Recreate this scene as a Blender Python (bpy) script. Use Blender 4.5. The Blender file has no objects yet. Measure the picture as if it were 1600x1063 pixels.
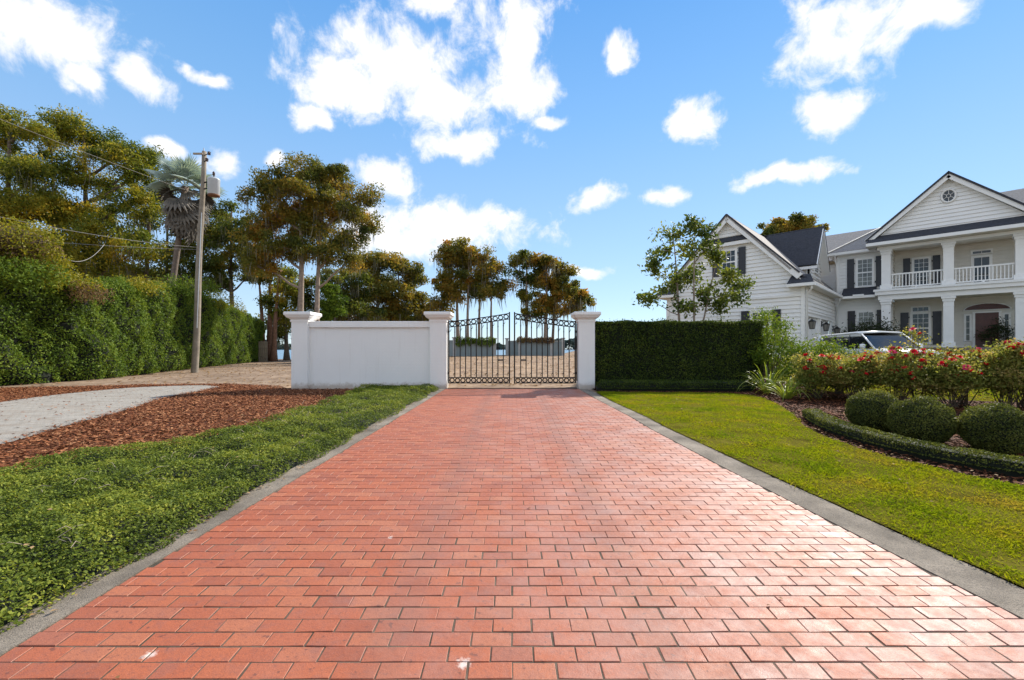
import bpy, math, random
import numpy as np
from mathutils import Vector, Matrix

random.seed(7)
rng = np.random.default_rng(11)
SC = bpy.context.scene
COL = SC.collection
R = math.radians

# ------------------------------------------------------------------ camera
F = 680.0            # focal length in pixels of a 1600 px wide picture
HC = 1.475           # camera height
cam_d = bpy.data.cameras.new('camera')
cam_d.sensor_width = 36.0
cam_d.lens = 36.0 * F / 1600.0
cam_d.shift_y = 13.5 / 1600.0
cam_d.clip_start = 0.05
cam_d.clip_end = 6000
cam = bpy.data.objects.new('camera', cam_d)
cam.location = (0, 0, HC)
cam.rotation_euler = (R(90), 0, 0)
COL.objects.link(cam)
SC.camera = cam

# ------------------------------------------------------------------ sun, exposure
SUN_AZ = math.atan2(2.65, 2.9)      # to the right of straight ahead
SUN_EL = R(36)
sv = Vector((math.sin(SUN_AZ) * math.cos(SUN_EL), math.cos(SUN_AZ) * math.cos(SUN_EL), math.sin(SUN_EL)))
sun_d = bpy.data.lights.new('sun', 'SUN')
sun_d.energy = 3.4
sun_d.angle = R(0.6)
sun_d.color = (1.0, 0.93, 0.82)
sun = bpy.data.objects.new('sun', sun_d)
sun.rotation_euler = (-sv).to_track_quat('-Z', 'Y').to_euler()
sun.location = sv * 60
COL.objects.link(sun)
SC.view_settings.view_transform = 'Standard'
SC.view_settings.look = 'None'
SC.view_settings.gamma = 1.0
SC.view_settings.use_curve_mapping = False
SC.view_settings.exposure = 1.05
SC.cycles.use_denoising = True
SC.cycles.max_bounces = 6
SC.cycles.transparent_max_bounces = 6
SC.cycles.sample_clamp_indirect = 4.0

# ------------------------------------------------------------------ sky
world = bpy.data.worlds.new('World')
SC.world = world
world.use_nodes = True


class NT:
    """small helper to write node graphs"""
    def __init__(s, tree):
        s.t = tree
        s.n = tree.nodes
        s.l = tree.links

    def add(s, kind, **kw):
        nd = s.n.new(kind)
        for k, v in kw.items():
            setattr(nd, k, v)
        return nd

    def put(s, sock, v):
        if isinstance(v, bpy.types.NodeSocket):
            s.l.new(v, sock)
        elif v is not None:
            sock.default_value = v

    def math(s, op, a, b=None, c=None, clamp=False):
        nd = s.add('ShaderNodeMath', operation=op, use_clamp=clamp)
        s.put(nd.inputs[0], a)
        if b is not None: s.put(nd.inputs[1], b)
        if c is not None: s.put(nd.inputs[2], c)
        return nd.outputs[0]

    def vmath(s, op, a, b=None, c=None):
        nd = s.add('ShaderNodeVectorMath', operation=op)
        s.put(nd.inputs[0], a)
        if b is not None: s.put(nd.inputs[1], b)
        if c is not None: s.put(nd.inputs[2], c)
        return nd.outputs['Value'] if op in ('LENGTH', 'DOT_PRODUCT', 'DISTANCE') else nd.outputs[0]

    def mix(s, fac, a, b, blend='MIX'):
        nd = s.add('ShaderNodeMix', data_type='RGBA', blend_type=blend)
        s.put(nd.inputs[0], fac)
        s.put(nd.inputs[6], a if isinstance(a, bpy.types.NodeSocket) else (*a, 1))
        s.put(nd.inputs[7], b if isinstance(b, bpy.types.NodeSocket) else (*b, 1))
        return nd.outputs[2]

    def noise(s, vec, scale, detail=4, rough=0.55, dist=0.0):
        nd = s.add('ShaderNodeTexNoise')
        s.put(nd.inputs['Vector'], vec)
        nd.inputs['Scale'].default_value = scale
        nd.inputs['Detail'].default_value = detail
        nd.inputs['Roughness'].default_value = rough
        nd.inputs['Distortion'].default_value = dist
        return nd.outputs[0]

    def ramp(s, fac, stops, interp='LINEAR'):
        nd = s.add('ShaderNodeValToRGB')
        s.put(nd.inputs[0], fac)
        cr = nd.color_ramp
        cr.interpolation = interp
        while len(cr.elements) < len(stops):
            cr.elements.new(0.5)
        for e, (p, c) in zip(cr.elements, stops):
            e.position = p
            e.color = (*c, 1) if len(c) == 3 else c
        return nd.outputs[0]

    def maprange(s, v, a, b, c=0.0, d=1.0, smooth=False):
        nd = s.add('ShaderNodeMapRange')
        if smooth: nd.interpolation_type = 'SMOOTHSTEP'
        s.put(nd.inputs[0], v)
        for i, q in enumerate((a, b, c, d)):
            s.put(nd.inputs[1 + i], q)
        return nd.outputs[0]


def build_sky():
    g = NT(world.node_tree)
    g.n.clear()
    out = g.add('ShaderNodeOutputWorld')
    bg = g.add('ShaderNodeBackground')
    g.l.new(bg.outputs[0], out.inputs[0])
    sky = g.add('ShaderNodeTexSky', sky_type='NISHITA')
    sky.sun_disc = False
    sky.sun_elevation = SUN_EL
    sky.sun_rotation = SUN_AZ
    sky.air_density = 1.0
    sky.dust_density = 0.0
    sky.ozone_density = 2.6
    tc = g.add('ShaderNodeTexCoord')
    d = tc.outputs['Generated']
    sp = g.add('ShaderNodeSeparateXYZ')
    g.l.new(d, sp.inputs[0])
    az = g.math('ARCTAN2', sp.outputs[0], sp.outputs[1])
    el = g.math('ARCSINE', sp.outputs[2])
    cb = g.add('ShaderNodeCombineXYZ')
    g.l.new(az, cb.inputs[0]); g.l.new(el, cb.inputs[1])
    # the broken cumulus field: directions (azimuth, elevation) in which the clouds stand
    blobs = [(75, 40, 135, 62), (128, 112, 42, 36), (222, 122, 40, 30), (615, 105, 120, 66), (540, 140, 75, 42),
             (482, 178, 30, 18), (690, 150, 85, 46), (800, 50, 58, 85), (820, 140, 52, 50), (858, 188, 36, 15),
             (680, 10, 48, 28), (722, 224, 80, 24), (690, 350, 145, 40), (630, 375, 90, 36), (605, 278, 52, 30),
             (1335, 60, 105, 68), (1450, 15, 95, 34), (1300, 20, 60, 50), (1085, 187, 38, 36), (1285, 182, 54, 36),
             (1222, 277, 78, 15), (1040, 304, 36, 18), (928, 311, 32, 18), (970, 78, 22, 32), (345, 248, 32, 26),
             (248, 228, 26, 14), (447, 241, 22, 14), (330, 122, 32, 10), (905, 425, 48, 11), (560, 70, 30, 14)]
    m = None
    # a little turbulence bends the outlines
    wob = g.add('ShaderNodeTexNoise')
    g.l.new(cb.outputs[0], wob.inputs['Vector'])
    wob.inputs['Scale'].default_value = 9.0
    wob.inputs['Detail'].default_value = 4
    wv = g.vmath('MULTIPLY_ADD', wob.outputs['Color'], (0.11, 0.08, 0), (-0.055, -0.04, 0))
    P = g.vmath('ADD', cb.outputs[0], wv)
    for (px, py, rx, ry) in blobs:
        dx, dz = (px - 800) / F, (545 - py) / F
        a = math.atan(dx); e = math.atan2(dz, math.hypot(1, dx))
        ra = rx / F * math.cos(a) ** 2
        re = ry / F * math.cos(a) * math.cos(e) ** 2
        q = g.vmath('MULTIPLY_ADD', P, (1 / ra, 1 / re, 0), (-a / ra, -e / re, 0))
        ln = g.vmath('LENGTH', q)
        m = ln if m is None else g.math('SMOOTH_MIN', m, ln, 0.25)
    # the field goes on out of view, clouds thickened there to lift ambient light
    aa = g.math('ABSOLUTE', az)
    side = g.math('MAXIMUM', g.maprange(aa, 0.95, 1.15, 0, 1, True), g.maprange(el, 0.62, 0.75, 0, 1, True))
    n0 = g.noise(d, 2.6, 3, 0.5)
    m_else = g.maprange(n0, 0.36, 0.60, 1.9, 0.2)
    mm = g.add('ShaderNodeMix', data_type='FLOAT')
    g.put(mm.inputs[0], side); g.put(mm.inputs[2], m); g.put(mm.inputs[3], m_else)
    m = mm.outputs[0]
    n1 = g.noise(cb.outputs[0], 13.0, 10, 0.66, 0.3)
    n2 = g.noise(cb.outputs[0], 5.0, 4, 0.5)
    v = g.math('ADD', g.math('SUBTRACT', 1.0, m), g.math('MULTIPLY', g.math('SUBTRACT', n1, 0.5), 2.9))
    dens = g.maprange(v, -0.33, 0.66, 0, 1, True)
    dens = g.math('MULTIPLY', dens, g.maprange(el, 0.0, 0.06, 0.25, 1.0))
    # thick parts are a little greyer underneath
    body = g.maprange(v, 0.1, 1.7, 0, 0.8, True)
    sh = g.math('MULTIPLY', body, g.maprange(n2, 0.28, 0.66, 0.0, 1.0, True))
    ccol = g.mix(sh, (5.1, 5.0, 4.95), (3.55, 3.62, 3.85))
    skyc = g.mix(1.0, sky.outputs[0], (0.80, 0.955, 1.10), 'MULTIPLY')
    # clear azure that pales evenly towards the horizon all round
    azure = g.ramp(g.math('DIVIDE', el, 1.5708), [(0.0, (2.65, 3.2, 3.8)), (0.14, (1.85, 2.80, 3.95)), (0.30, (1.05, 2.24, 3.9)), (0.45, (0.54, 1.70, 3.70)), (1.0, (0.32, 1.2, 3.0))])
    skyc = g.mix(0.78, skyc, azure)
    fin = g.mix(dens, skyc, ccol)
    g.l.new(fin, bg.inputs[0])
    bg.inputs[1].default_value = 0.112


build_sky()

# ------------------------------------------------------------------ shape of the land
def ss(t):
    t = np.clip(t, 0, 1)
    return t * t * (3 - 2 * t)


def dip(y):
    """the ground falls gently towards the street, behind the viewer"""
    return -0.30 * np.clip((9.5 - np.asarray(y, float)) / 7.5, 0, 1.5) ** 1.25


def H(x, y):
    """height of the land"""
    x = np.asarray(x, float); y = np.asarray(y, float)
    rise = 1.35 * ss((0.6 * x + 0.8 * y - 14.5) / 26.0) * ss((x - 5.5) / 5.0)
    knoll = 0.62 * ss((y - 17.5) / 32.0) * (1 - ss((np.abs(x) - 9) / 8.0))
    z = rise + knoll * (1 - ss((x - 5.5) / 5.0))
    fall = ss((y - 62) / 14.0)
    wob = 0.04 * np.sin(x * 0.7 + 1.3 * np.sin(y * 0.31)) * np.sin(y * 0.53 + 0.7) * ss((y - 18) / 6)
    return (z + wob) * (1 - fall) - 2.2 * fall + dip(y)


def W(p):
    """plan point measured on level ground -> the same spot on the sloping ground"""
    k = 1.0
    for _ in range(12):
        k = 1 - float(dip(k * p[1])) / HC
    return (p[0] * k, p[1] * k)


def WL(pts):
    return [W(p) for p in pts]


# ------------------------------------------------------------------ materials
MATS = {}


def new_mat(name):
    m = bpy.data.materials.new(name)
    m.use_nodes = True
    g = NT(m.node_tree)
    b = g.n['Principled BSDF']
    return m, g, b


def bump(g, b, height, strength=0.3, dist=0.02):
    nd = g.add('ShaderNodeBump')
    nd.inputs['Strength'].default_value = strength
    nd.inputs['Distance'].default_value = dist
    g.put(nd.inputs['Height'], height)
    g.l.new(nd.outputs[0], b.inputs['Normal'])


def simple(name, col, rough=0.6, var=0.12, scale=6.0, bmp=0.0, bscale=60.0, spec=0.5, metal=0.0, dirt=None, space='Object'):
    """a plain paint or stuff with soft uneven tone and fine relief"""
    m, g, b = new_mat(name)
    tc = g.add('ShaderNodeTexCoord')
    v = tc.outputs[space]
    if space == 'World':
        pass
    n = g.noise(v, scale, 5, 0.6)
    lo = tuple(c * (1 - var) for c in col); hi = tuple(min(1, c * (1 + var)) for c in col)
    c = g.ramp(n, [(0.3, lo), (0.7, hi)])
    if dirt:
        n3 = g.noise(v, dirt[1], 6, 0.65)
        c = g.mix(g.maprange(n3, dirt[2], dirt[2] + 0.18, 0, dirt[3]), c, dirt[0])
    g.l.new(c, b.inputs['Base Color'])
    b.inputs['Roughness'].default_value = rough
    b.inputs['Specular IOR Level'].default_value = spec
    b.inputs['Metallic'].default_value = metal
    if bmp:
        bump(g, b, g.noise(v, bscale, 4, 0.6), bmp, 0.01)
    MATS[name] = m
    return m


def leaf_mat(name, stops, trans=0.35, rough=0.55, spec=0.25, nscale=0.6, nmix=0.45):
    """leaf colour by the leaf's own tint, mixed with slow drift through the plant"""
    m, g, b = new_mat(name)
    at = g.add('ShaderNodeAttribute', attribute_name='tint')
    geo = g.add('ShaderNodeNewGeometry')
    n = g.noise(geo.outputs['Position'], nscale, 3, 0.6)
    n = g.maprange(n, 0.3, 0.7, 0, 1)
    mixf = g.add('ShaderNodeMix', data_type='FLOAT')
    g.put(mixf.inputs[0], nmix); g.put(mixf.inputs[2], at.outputs['Fac']); g.put(mixf.inputs[3], n)
    k = len(stops)
    c = g.ramp(mixf.outputs[0], [(0.12 + 0.76 * i / (k - 1), s) for i, s in enumerate(stops)])
    g.l.new(c, b.inputs['Base Color'])
    b.inputs['Roughness'].default_value = rough
    b.inputs['Specular IOR Level'].default_value = spec
    tr = g.add('ShaderNodeBsdfTranslucent')
    cc = g.mix(1.0, c, (1.25, 1.2, 0.75), 'MULTIPLY')
    g.l.new(cc, tr.inputs[0])
    mx = g.add('ShaderNodeMixShader')
    mx.inputs[0].default_value = trans
    g.l.new(b.outputs[0], mx.inputs[1]); g.l.new(tr.outputs[0], mx.inputs[2])
    g.l.new(mx.outputs[0], g.n['Material Output'].inputs[0])
    MATS[name] = m
    return m


BL, BP = 0.244, 0.1200       # brick pitch across and along the drive
BY0 = 2.317                  # first joint line


def brick_mat():
    m, g, b = new_mat('red_paver')
    geo = g.add('ShaderNodeNewGeometry')
    pos = geo.outputs['Position']
    sp = g.add('ShaderNodeSeparateXYZ'); g.l.new(pos, sp.inputs[0])
    row = g.math('FLOOR', g.math('DIVIDE', g.math('SUBTRACT', sp.outputs[1], BY0), BP))
    half = g.math('MULTIPLY', g.math('MODULO', g.math('ABSOLUTE', row), 2.0), 0.5)
    colm = g.math('FLOOR', g.math('ADD', g.math('DIVIDE', sp.outputs[0], BL), half))
    cb = g.add('ShaderNodeCombineXYZ'); g.l.new(row, cb.inputs[0]); g.l.new(colm, cb.inputs[1])
    wn = g.add('ShaderNodeTexWhiteNoise', noise_dimensions='2D'); g.l.new(cb.outputs[0], wn.inputs['Vector'])
    base = g.ramp(wn.outputs[0], [(0.0, (0.28, 0.076, 0.036)), (0.14, (0.35, 0.092, 0.038)), (0.45, (0.395, 0.100, 0.038)), (0.75, (0.43, 0.118, 0.045)), (0.9, (0.45, 0.165, 0.080)), (1.0, (0.30, 0.105, 0.065))])
    base = g.mix(0.40, base, (0.39, 0.102, 0.042))
    n1 = g.noise(pos, 0.9, 4, 0.6)
    base = g.mix(g.maprange(n1, 0.45, 0.72, 0, 0.25), base, (0.33, 0.13, 0.085))
    st = g.noise(pos, 38, 6, 0.7)
    base = g.mix(g.maprange(st, 0.52, 0.74, 0, 0.7), base, (0.19, 0.062, 0.042))
    fine = g.noise(pos, 210, 3, 0.75)
    base = g.mix(g.maprange(fine, 0.50, 0.66, 0, 0.75), base, (0.17, 0.052, 0.034))
    pits = g.noise(pos, 24, 2, 0.5)
    base = g.mix(g.maprange(pits, 0.66, 0.72, 0, 0.7), base, (0.12, 0.04, 0.028))
    grime = g.noise(pos, 6.5, 6, 0.7)
    base = g.mix(g.maprange(grime, 0.52, 0.70, 0, 0.45), base, (0.22, 0.095, 0.075))
    lt = g.noise(pos, 75, 4, 0.7)
    base = g.mix(g.maprange(lt, 0.60, 0.78, 0, 0.4), base, (0.55, 0.27, 0.19))
    # broad sun sheen painted into the brick colour, chalky and stronger to the right
    sheen_noise = g.noise(pos, 2.3, 6, 0.7)
    sheen_mask = g.math('MULTIPLY', g.maprange(sheen_noise, 0.40, 0.66, 0.0, 0.40), g.maprange(sp.outputs[0], -1.6, 2.4, 0.02, 1.45))
    base = g.mix(sheen_mask, base, (0.45, 0.32, 0.285))
    # two faint wheel tracks
    trk = g.math('MINIMUM', g.math('ABSOLUTE', g.math('ADD', sp.outputs[0], 0.72)), g.math('ABSOLUTE', g.math('SUBTRACT', sp.outputs[0], 0.86)))
    trk = g.math('ADD', trk, g.math('MULTIPLY', g.math('SUBTRACT', g.noise(pos, 1.7, 5, 0.7), 0.5), 0.5))
    base = g.mix(g.maprange(trk, 0.26, 0.02, 0, 0.26, True), base, (0.17, 0.085, 0.065))
    # two paint spills
    spot = None
    for (sx, sy, r) in ((-1.75, 2.10, 0.030), (-0.225, 2.04, 0.035), (-0.95, 3.4, 0.02)):
        wx, wy = W((sx, sy))
        dd = g.vmath('DISTANCE', pos, (wx, wy, float(dip(wy))))
        dd = g.math('ADD', g.math('DIVIDE', dd, r), g.math('MULTIPLY', g.math('SUBTRACT', g.noise(pos, 45, 3, 0.6), 0.5), 2.6))
        q = g.maprange(dd, 1.25, 0.4, 0, 0.62)
        spot = q if spot is None else g.math('MAXIMUM', spot, q)
    base = g.mix(spot, base, (0.78, 0.74, 0.68))
    g.l.new(base, b.inputs['Base Color'])
    rr = g.maprange(g.noise(pos, 9, 5, 0.65), 0.3, 0.75, 0.50, 0.72)
    rr = g.math('ADD', rr, g.math('MULTIPLY', g.math('SUBTRACT', wn.outputs[0], 0.5), 0.10))
    g.l.new(rr, b.inputs['Roughness'])
    b.inputs['Specular IOR Level'].default_value = 0.50
    h = g.math('ADD', g.math('MULTIPLY', g.noise(pos, 160, 3, 0.7), 0.6), g.noise(pos, 30, 4, 0.6))
    bump(g, b, h, 0.6, 0.005)
    MATS['red_paver'] = m


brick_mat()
simple('joint_sand', (0.12, 0.085, 0.06), 0.95, 0.45, 7, 0.5, 200, dirt=((0.035, 0.035, 0.02), 3.0, 0.48, 0.85))
simple('concrete', (0.235, 0.20, 0.16), 0.9, 0.5, 1.8, 0.9, 120, spec=0.2, dirt=((0.09, 0.08, 0.066), 70, 0.46, 0.6))
def path_mat():
    m, g, b = new_mat('path_paving')
    geo = g.add('ShaderNodeNewGeometry')
    pos = geo.outputs['Position']
    sc_ = g.vmath('MULTIPLY', pos, (0.35, 1.0, 1.0))
    c = g.ramp(g.noise(pos, 3.0, 6, 0.65), [(0.3, (0.25, 0.225, 0.19)), (0.7, (0.37, 0.345, 0.305))])
    c = g.mix(g.maprange(g.noise(sc_, 2.2, 6, 0.7), 0.50, 0.66, 0, 0.55), c, (0.22, 0.165, 0.12))
    br = g.add('ShaderNodeTexBrick')
    g.l.new(pos, br.inputs['Vector'])
    br.inputs['Scale'].default_value = 3.2
    br.inputs['Mortar Size'].default_value = 0.03
    c = g.mix(g.math('MULTIPLY', br.outputs['Fac'], 0.25), c, (0.14, 0.12, 0.10))
    g.l.new(c, b.inputs['Base Color'])
    b.inputs['Roughness'].default_value = 0.9
    bump(g, b, g.math('SUBTRACT', g.noise(pos, 40, 4, 0.6), g.math('MULTIPLY', br.outputs['Fac'], 1.2)), 0.6, 0.01)
    MATS['path_paving'] = m


path_mat()
simple('dirt', (0.29, 0.215, 0.155), 0.95, 0.28, 0.35, 0.9, 9, dirt=((0.12, 0.068, 0.04), 2.4, 0.46, 0.85), spec=0.1)
simple('sand', (0.30, 0.20, 0.12), 0.95, 0.3, 0.5, 1.0, 7, dirt=((0.12, 0.062, 0.032), 1.6, 0.46, 0.85))
simple('mulch_bed', (0.14, 0.052, 0.025), 0.95, 0.4, 20, 0.9, 40, spec=0.05)
simple('soil', (0.030, 0.018, 0.013), 0.95, 0.4, 14, 0.7, 40, spec=0.0)
simple('turf_soil', (0.12, 0.105, 0.018), 0.95, 0.35, 3, 0.8, 80, spec=0.0)
def stucco_mat():
    m, g, b = new_mat('white_stucco')
    geo = g.add('ShaderNodeNewGeometry')
    pos = geo.outputs['Position']
    sp = g.add('ShaderNodeSeparateXYZ'); g.l.new(pos, sp.inputs[0])
    c = g.ramp(g.noise(pos, 1.3, 5, 0.6), [(0.3, (0.84, 0.835, 0.815)), (0.7, (0.87, 0.865, 0.845))])
    run = g.noise(g.vmath('MULTIPLY', pos, (9.0, 9.0, 0.5)), 1.0, 5, 0.65)
    c = g.mix(g.maprange(run, 0.56, 0.74, 0, 0.22), c, (0.55, 0.52, 0.46))
    spl = g.math('ADD', sp.outputs[2], g.math('MULTIPLY', g.noise(pos, 7.0, 5, 0.7), -0.35))
    c = g.mix(g.maprange(spl, 0.10, -0.14, 0, 0.7, True), c, (0.38, 0.29, 0.21))
    br = g.add('ShaderNodeTexBrick')
    cbx = g.add('ShaderNodeCombineXYZ'); g.l.new(sp.outputs[0], cbx.inputs[0]); g.l.new(sp.outputs[2], cbx.inputs[1])
    g.l.new(cbx.outputs[0], br.inputs['Vector'])
    br.inputs['Scale'].default_value = 4.6
    br.inputs['Mortar Size'].default_value = 0.02
    br.inputs['Mortar Smooth'].default_value = 0.6
    g.l.new(c, b.inputs['Base Color'])
    b.inputs['Roughness'].default_value = 0.75
    b.inputs['Specular IOR Level'].default_value = 0.3
    bump(g, b, g.math('SUBTRACT', g.math('MULTIPLY', g.noise(pos, 38, 4, 0.6), 0.5), g.math('MULTIPLY', br.outputs['Fac'], 0.55)), 0.55, 0.012)
    MATS['white_stucco'] = m


stucco_mat()
simple('white_paint', (0.84, 0.835, 0.81), 0.5, 0.03, 3.0, 0.05, 30)
simple('siding_paint', (0.83, 0.825, 0.80), 0.55, 0.03, 1.2, 0.06, 40)
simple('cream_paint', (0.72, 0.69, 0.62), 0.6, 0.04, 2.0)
simple('shutter_paint', (0.022, 0.022, 0.03), 0.4, 0.2, 5.0)
simple('iron', (0.009, 0.008, 0.008), 0.5, 0.3, 20, 0.3, 80, spec=0.3, dirt=((0.06, 0.024, 0.014), 16, 0.64, 0.5))
simple('dark_shingle', (0.040, 0.042, 0.052), 0.85, 0.35, 9, 0.5, 25)
simple('grey_shingle', (0.29, 0.265, 0.245), 0.9, 0.25, 9, 0.5, 25)
simple('door_wood', (0.085, 0.022, 0.014), 0.4, 0.3, 4)
simple('bark', (0.15, 0.115, 0.09), 0.95, 0.3, 5, 0.7, 18)
simple('pale_bark', (0.27, 0.21, 0.165), 0.95, 0.3, 5, 0.7, 18)
simple('red_bark', (0.22, 0.115, 0.07), 0.95, 0.3, 5, 0.7, 18)
simple('pole_wood', (0.235, 0.20, 0.155), 0.9, 0.25, 3, 0.6, 20)
simple('transformer_paint', (0.48, 0.52, 0.55), 0.4, 0.08, 3)
simple('rust', (0.16, 0.07, 0.035), 0.8, 0.3, 8)
simple('porcelain', (0.06, 0.035, 0.03), 0.25, 0.2, 8)
simple('cable', (0.30, 0.29, 0.27), 0.6, 0.1, 3)
simple('weathered_wood', (0.33, 0.27, 0.20), 0.9, 0.2, 5, 0.4, 20)
simple('fence_grey', (0.22, 0.27, 0.28), 0.7, 0.12, 1.0)
simple('fence_post', (0.42, 0.43, 0.42), 0.7, 0.08, 2.0)
simple('brass', (0.10, 0.065, 0.03), 0.35, 0.2, 10, metal=0.7)
simple('bulb_glass', (0.55, 0.53, 0.48), 0.15, 0.05, 3)
simple('car_paint', (0.80, 0.80, 0.79), 0.18, 0.01, 1.0, spec=0.6)
simple('tyre', (0.02, 0.02, 0.02), 0.8, 0.2, 8)
simple('alloy', (0.5, 0.5, 0.52), 0.3, 0.05, 4, metal=0.9)
simple('black_trim', (0.015, 0.015, 0.016), 0.35, 0.1, 4)
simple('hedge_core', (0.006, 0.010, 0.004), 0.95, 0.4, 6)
simple('rose_petal', (0.80, 0.016, 0.045), 0.7, 0.2, 14, spec=0.15)
simple('pink_petal', (0.80, 0.05, 0.17), 0.7, 0.2, 14, spec=0.15)
simple('dead_frond', (0.13, 0.115, 0.095), 0.9, 0.3, 3)
simple('lantern_glass', (0.20, 0.19, 0.17), 0.1, 0.1, 3)
simple('twig', (0.09, 0.065, 0.045), 0.9, 0.3, 9)


def glass_mat(name, col, rough=0.06):
    m, g, b = new_mat(name)
    tc = g.add('ShaderNodeTexCoord')
    c = g.ramp(g.noise(tc.outputs['Object'], 1.6, 3, 0.6), [(0.35, tuple(q * 0.6 for q in col)), (0.65, tuple(q * 1.4 for q in col))])
    g.l.new(c, b.inputs['Base Color'])
    b.inputs['Roughness'].default_value = rough
    b.inputs['Specular IOR Level'].default_value = 0.5
    b.inputs['IOR'].default_value = 1.5
    bump(g, b, g.noise(tc.outputs['Object'], 1.5, 2, 0.5), 0.08, 0.05)
    MATS[name] = m


glass_mat('window_glass', (0.035, 0.040, 0.042))
glass_mat('blind_glass', (0.17, 0.17, 0.15))
glass_mat('car_glass', (0.012, 0.016, 0.02), 0.04)


def water_mat():
    m, g, b = new_mat('lake_water')
    geo = g.add('ShaderNodeNewGeometry')
    b.inputs['Base Color'].default_value = (0.05, 0.12, 0.19, 1)
    b.inputs['Roughness'].default_value = 0.22
    bump(g, b, g.noise(geo.outputs['Position'], 0.8, 4, 0.6), 0.5, 0.1)
    MATS['lake_water'] = m


water_mat()

leaf_mat('cypress_gold', [(0.042, 0.070, 0.012), (0.14, 0.175, 0.022), (0.31, 0.275, 0.028), (0.50, 0.34, 0.030)], 0.46, nscale=0.25)
leaf_mat('cypress_rust', [(0.048, 0.068, 0.014), (0.14, 0.150, 0.024), (0.29, 0.210, 0.032), (0.46, 0.225, 0.040)], 0.46, nscale=0.25)
leaf_mat('cypress_olive', [(0.028, 0.050, 0.011), (0.075, 0.11, 0.018), (0.16, 0.165, 0.024), (0.32, 0.24, 0.03)], 0.44, nscale=0.25)
leaf_mat('oak_dark', [(0.012, 0.022, 0.008), (0.022, 0.036, 0.012), (0.04, 0.05, 0.014)], 0.3, nscale=0.4)
leaf_mat('spanish_moss', [(0.15, 0.15, 0.11), (0.21, 0.205, 0.155), (0.29, 0.275, 0.215)], 0.3, 0.9, 0.1)
leaf_mat('hedge_leaf', [(0.034, 0.062, 0.010), (0.085, 0.145, 0.018), (0.15, 0.22, 0.026), (0.22, 0.27, 0.035)], 0.34, 0.58, 0.14, nscale=0.8)
leaf_mat('vine_leaf', [(0.10, 0.13, 0.016), (0.24, 0.23, 0.016), (0.34, 0.27, 0.02)], 0.4, nscale=0.8)
leaf_mat('dry_vine', [(0.14, 0.085, 0.05), (0.22, 0.14, 0.085), (0.20, 0.17, 0.05)], 0.3, 0.9, 0.1)
leaf_mat('clipped_leaf', [(0.022, 0.040, 0.010), (0.060, 0.092, 0.018), (0.13, 0.165, 0.03)], 0.34, 0.6, 0.10, nscale=1.2)
leaf_mat('box_leaf', [(0.050, 0.066, 0.016), (0.11, 0.130, 0.028), (0.20, 0.205, 0.05)], 0.34, 0.58, 0.14, nscale=2)
leaf_mat('jasmine_leaf', [(0.045, 0.068, 0.014), (0.11, 0.155, 0.024), (0.21, 0.255, 0.035), (0.36, 0.36, 0.055)], 0.34, 0.58, 0.12, nscale=1.6)
leaf_mat('grass_blade', [(0.10, 0.165, 0.006), (0.19, 0.245, 0.008), (0.26, 0.275, 0.010), (0.32, 0.24, 0.035)], 0.5, 0.8, 0.04, nscale=1.1, nmix=0.62)
leaf_mat('rose_leaf', [(0.060, 0.085, 0.018), (0.15, 0.185, 0.035), (0.29, 0.29, 0.07), (0.50, 0.36, 0.14)], 0.48, 0.55, 0.16, nscale=1.5)
leaf_mat('lime_leaf', [(0.06, 0.12, 0.012), (0.13, 0.20, 0.016), (0.22, 0.26, 0.02)], 0.4, nscale=1.5)
leaf_mat('tree_leaf', [(0.045, 0.075, 0.016), (0.10, 0.145, 0.026), (0.18, 0.21, 0.035), (0.28, 0.28, 0.04)], 0.42, 0.5, 0.3, nscale=0.9)
leaf_mat('strap_leaf', [(0.12, 0.18, 0.035), (0.24, 0.30, 0.04), (0.38, 0.36, 0.05)], 0.38, 0.45, 0.35)
leaf_mat('silver_frond', [(0.24, 0.32, 0.30), (0.36, 0.44, 0.41), (0.46, 0.54, 0.50)], 0.2, 0.5, 0.4)
leaf_mat('bark_chip', [(0.060, 0.020, 0.010), (0.16, 0.052, 0.020), (0.27, 0.095, 0.036), (0.40, 0.19, 0.09)], 0.0, 0.85, 0.2, nscale=2.0, nmix=0.2)
leaf_mat('dry_leaf', [(0.14, 0.07, 0.03), (0.30, 0.18, 0.08), (0.45, 0.32, 0.18)], 0.15, 0.8, 0.2)
leaf_mat('far_wood', [(0.035, 0.055, 0.055), (0.055, 0.08, 0.075), (0.08, 0.10, 0.085)], 0.1, 0.9, 0.1, nscale=0.02)


# ------------------------------------------------------------------ mesh helpers
def link(o, parent=None):
    COL.objects.link(o)
    if parent is not None:
        o.parent = parent
    return o


def np_mesh(name, V, loops, starts, totals, tint=None):
    me = bpy.data.meshes.new(name)
    V = np.asarray(V, dtype=np.float32)
    me.vertices.add(len(V)); me.vertices.foreach_set('co', V.ravel())
    me.loops.add(len(loops)); me.loops.foreach_set('vertex_index', np.asarray(loops, dtype=np.int32))
    me.polygons.add(len(starts)); me.polygons.foreach_set('loop_start', np.asarray(starts, dtype=np.int32))
    me.update(calc_edges=True)
    if tint is not None:
        at = me.attributes.new('tint', 'FLOAT', 'POINT')
        at.data.foreach_set('value', np.asarray(tint, dtype=np.float32))
    return me


def mesh_obj(name, verts, faces, mat, parent=None, smooth=False, tint=None):
    me = bpy.data.meshes.new(name)
    me.from_pydata([tuple(v) for v in verts], [], [tuple(f) for f in faces])
    if tint is not None:
        at = me.attributes.new('tint', 'FLOAT', 'POINT')
        at.data.foreach_set('value', np.asarray(tint, dtype=np.float32))
    if smooth:
        me.polygons.foreach_set('use_smooth', [True] * len(me.polygons))
    me.materials.append(MATS[mat])
    return link(bpy.data.objects.new(name, me), parent)


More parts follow.
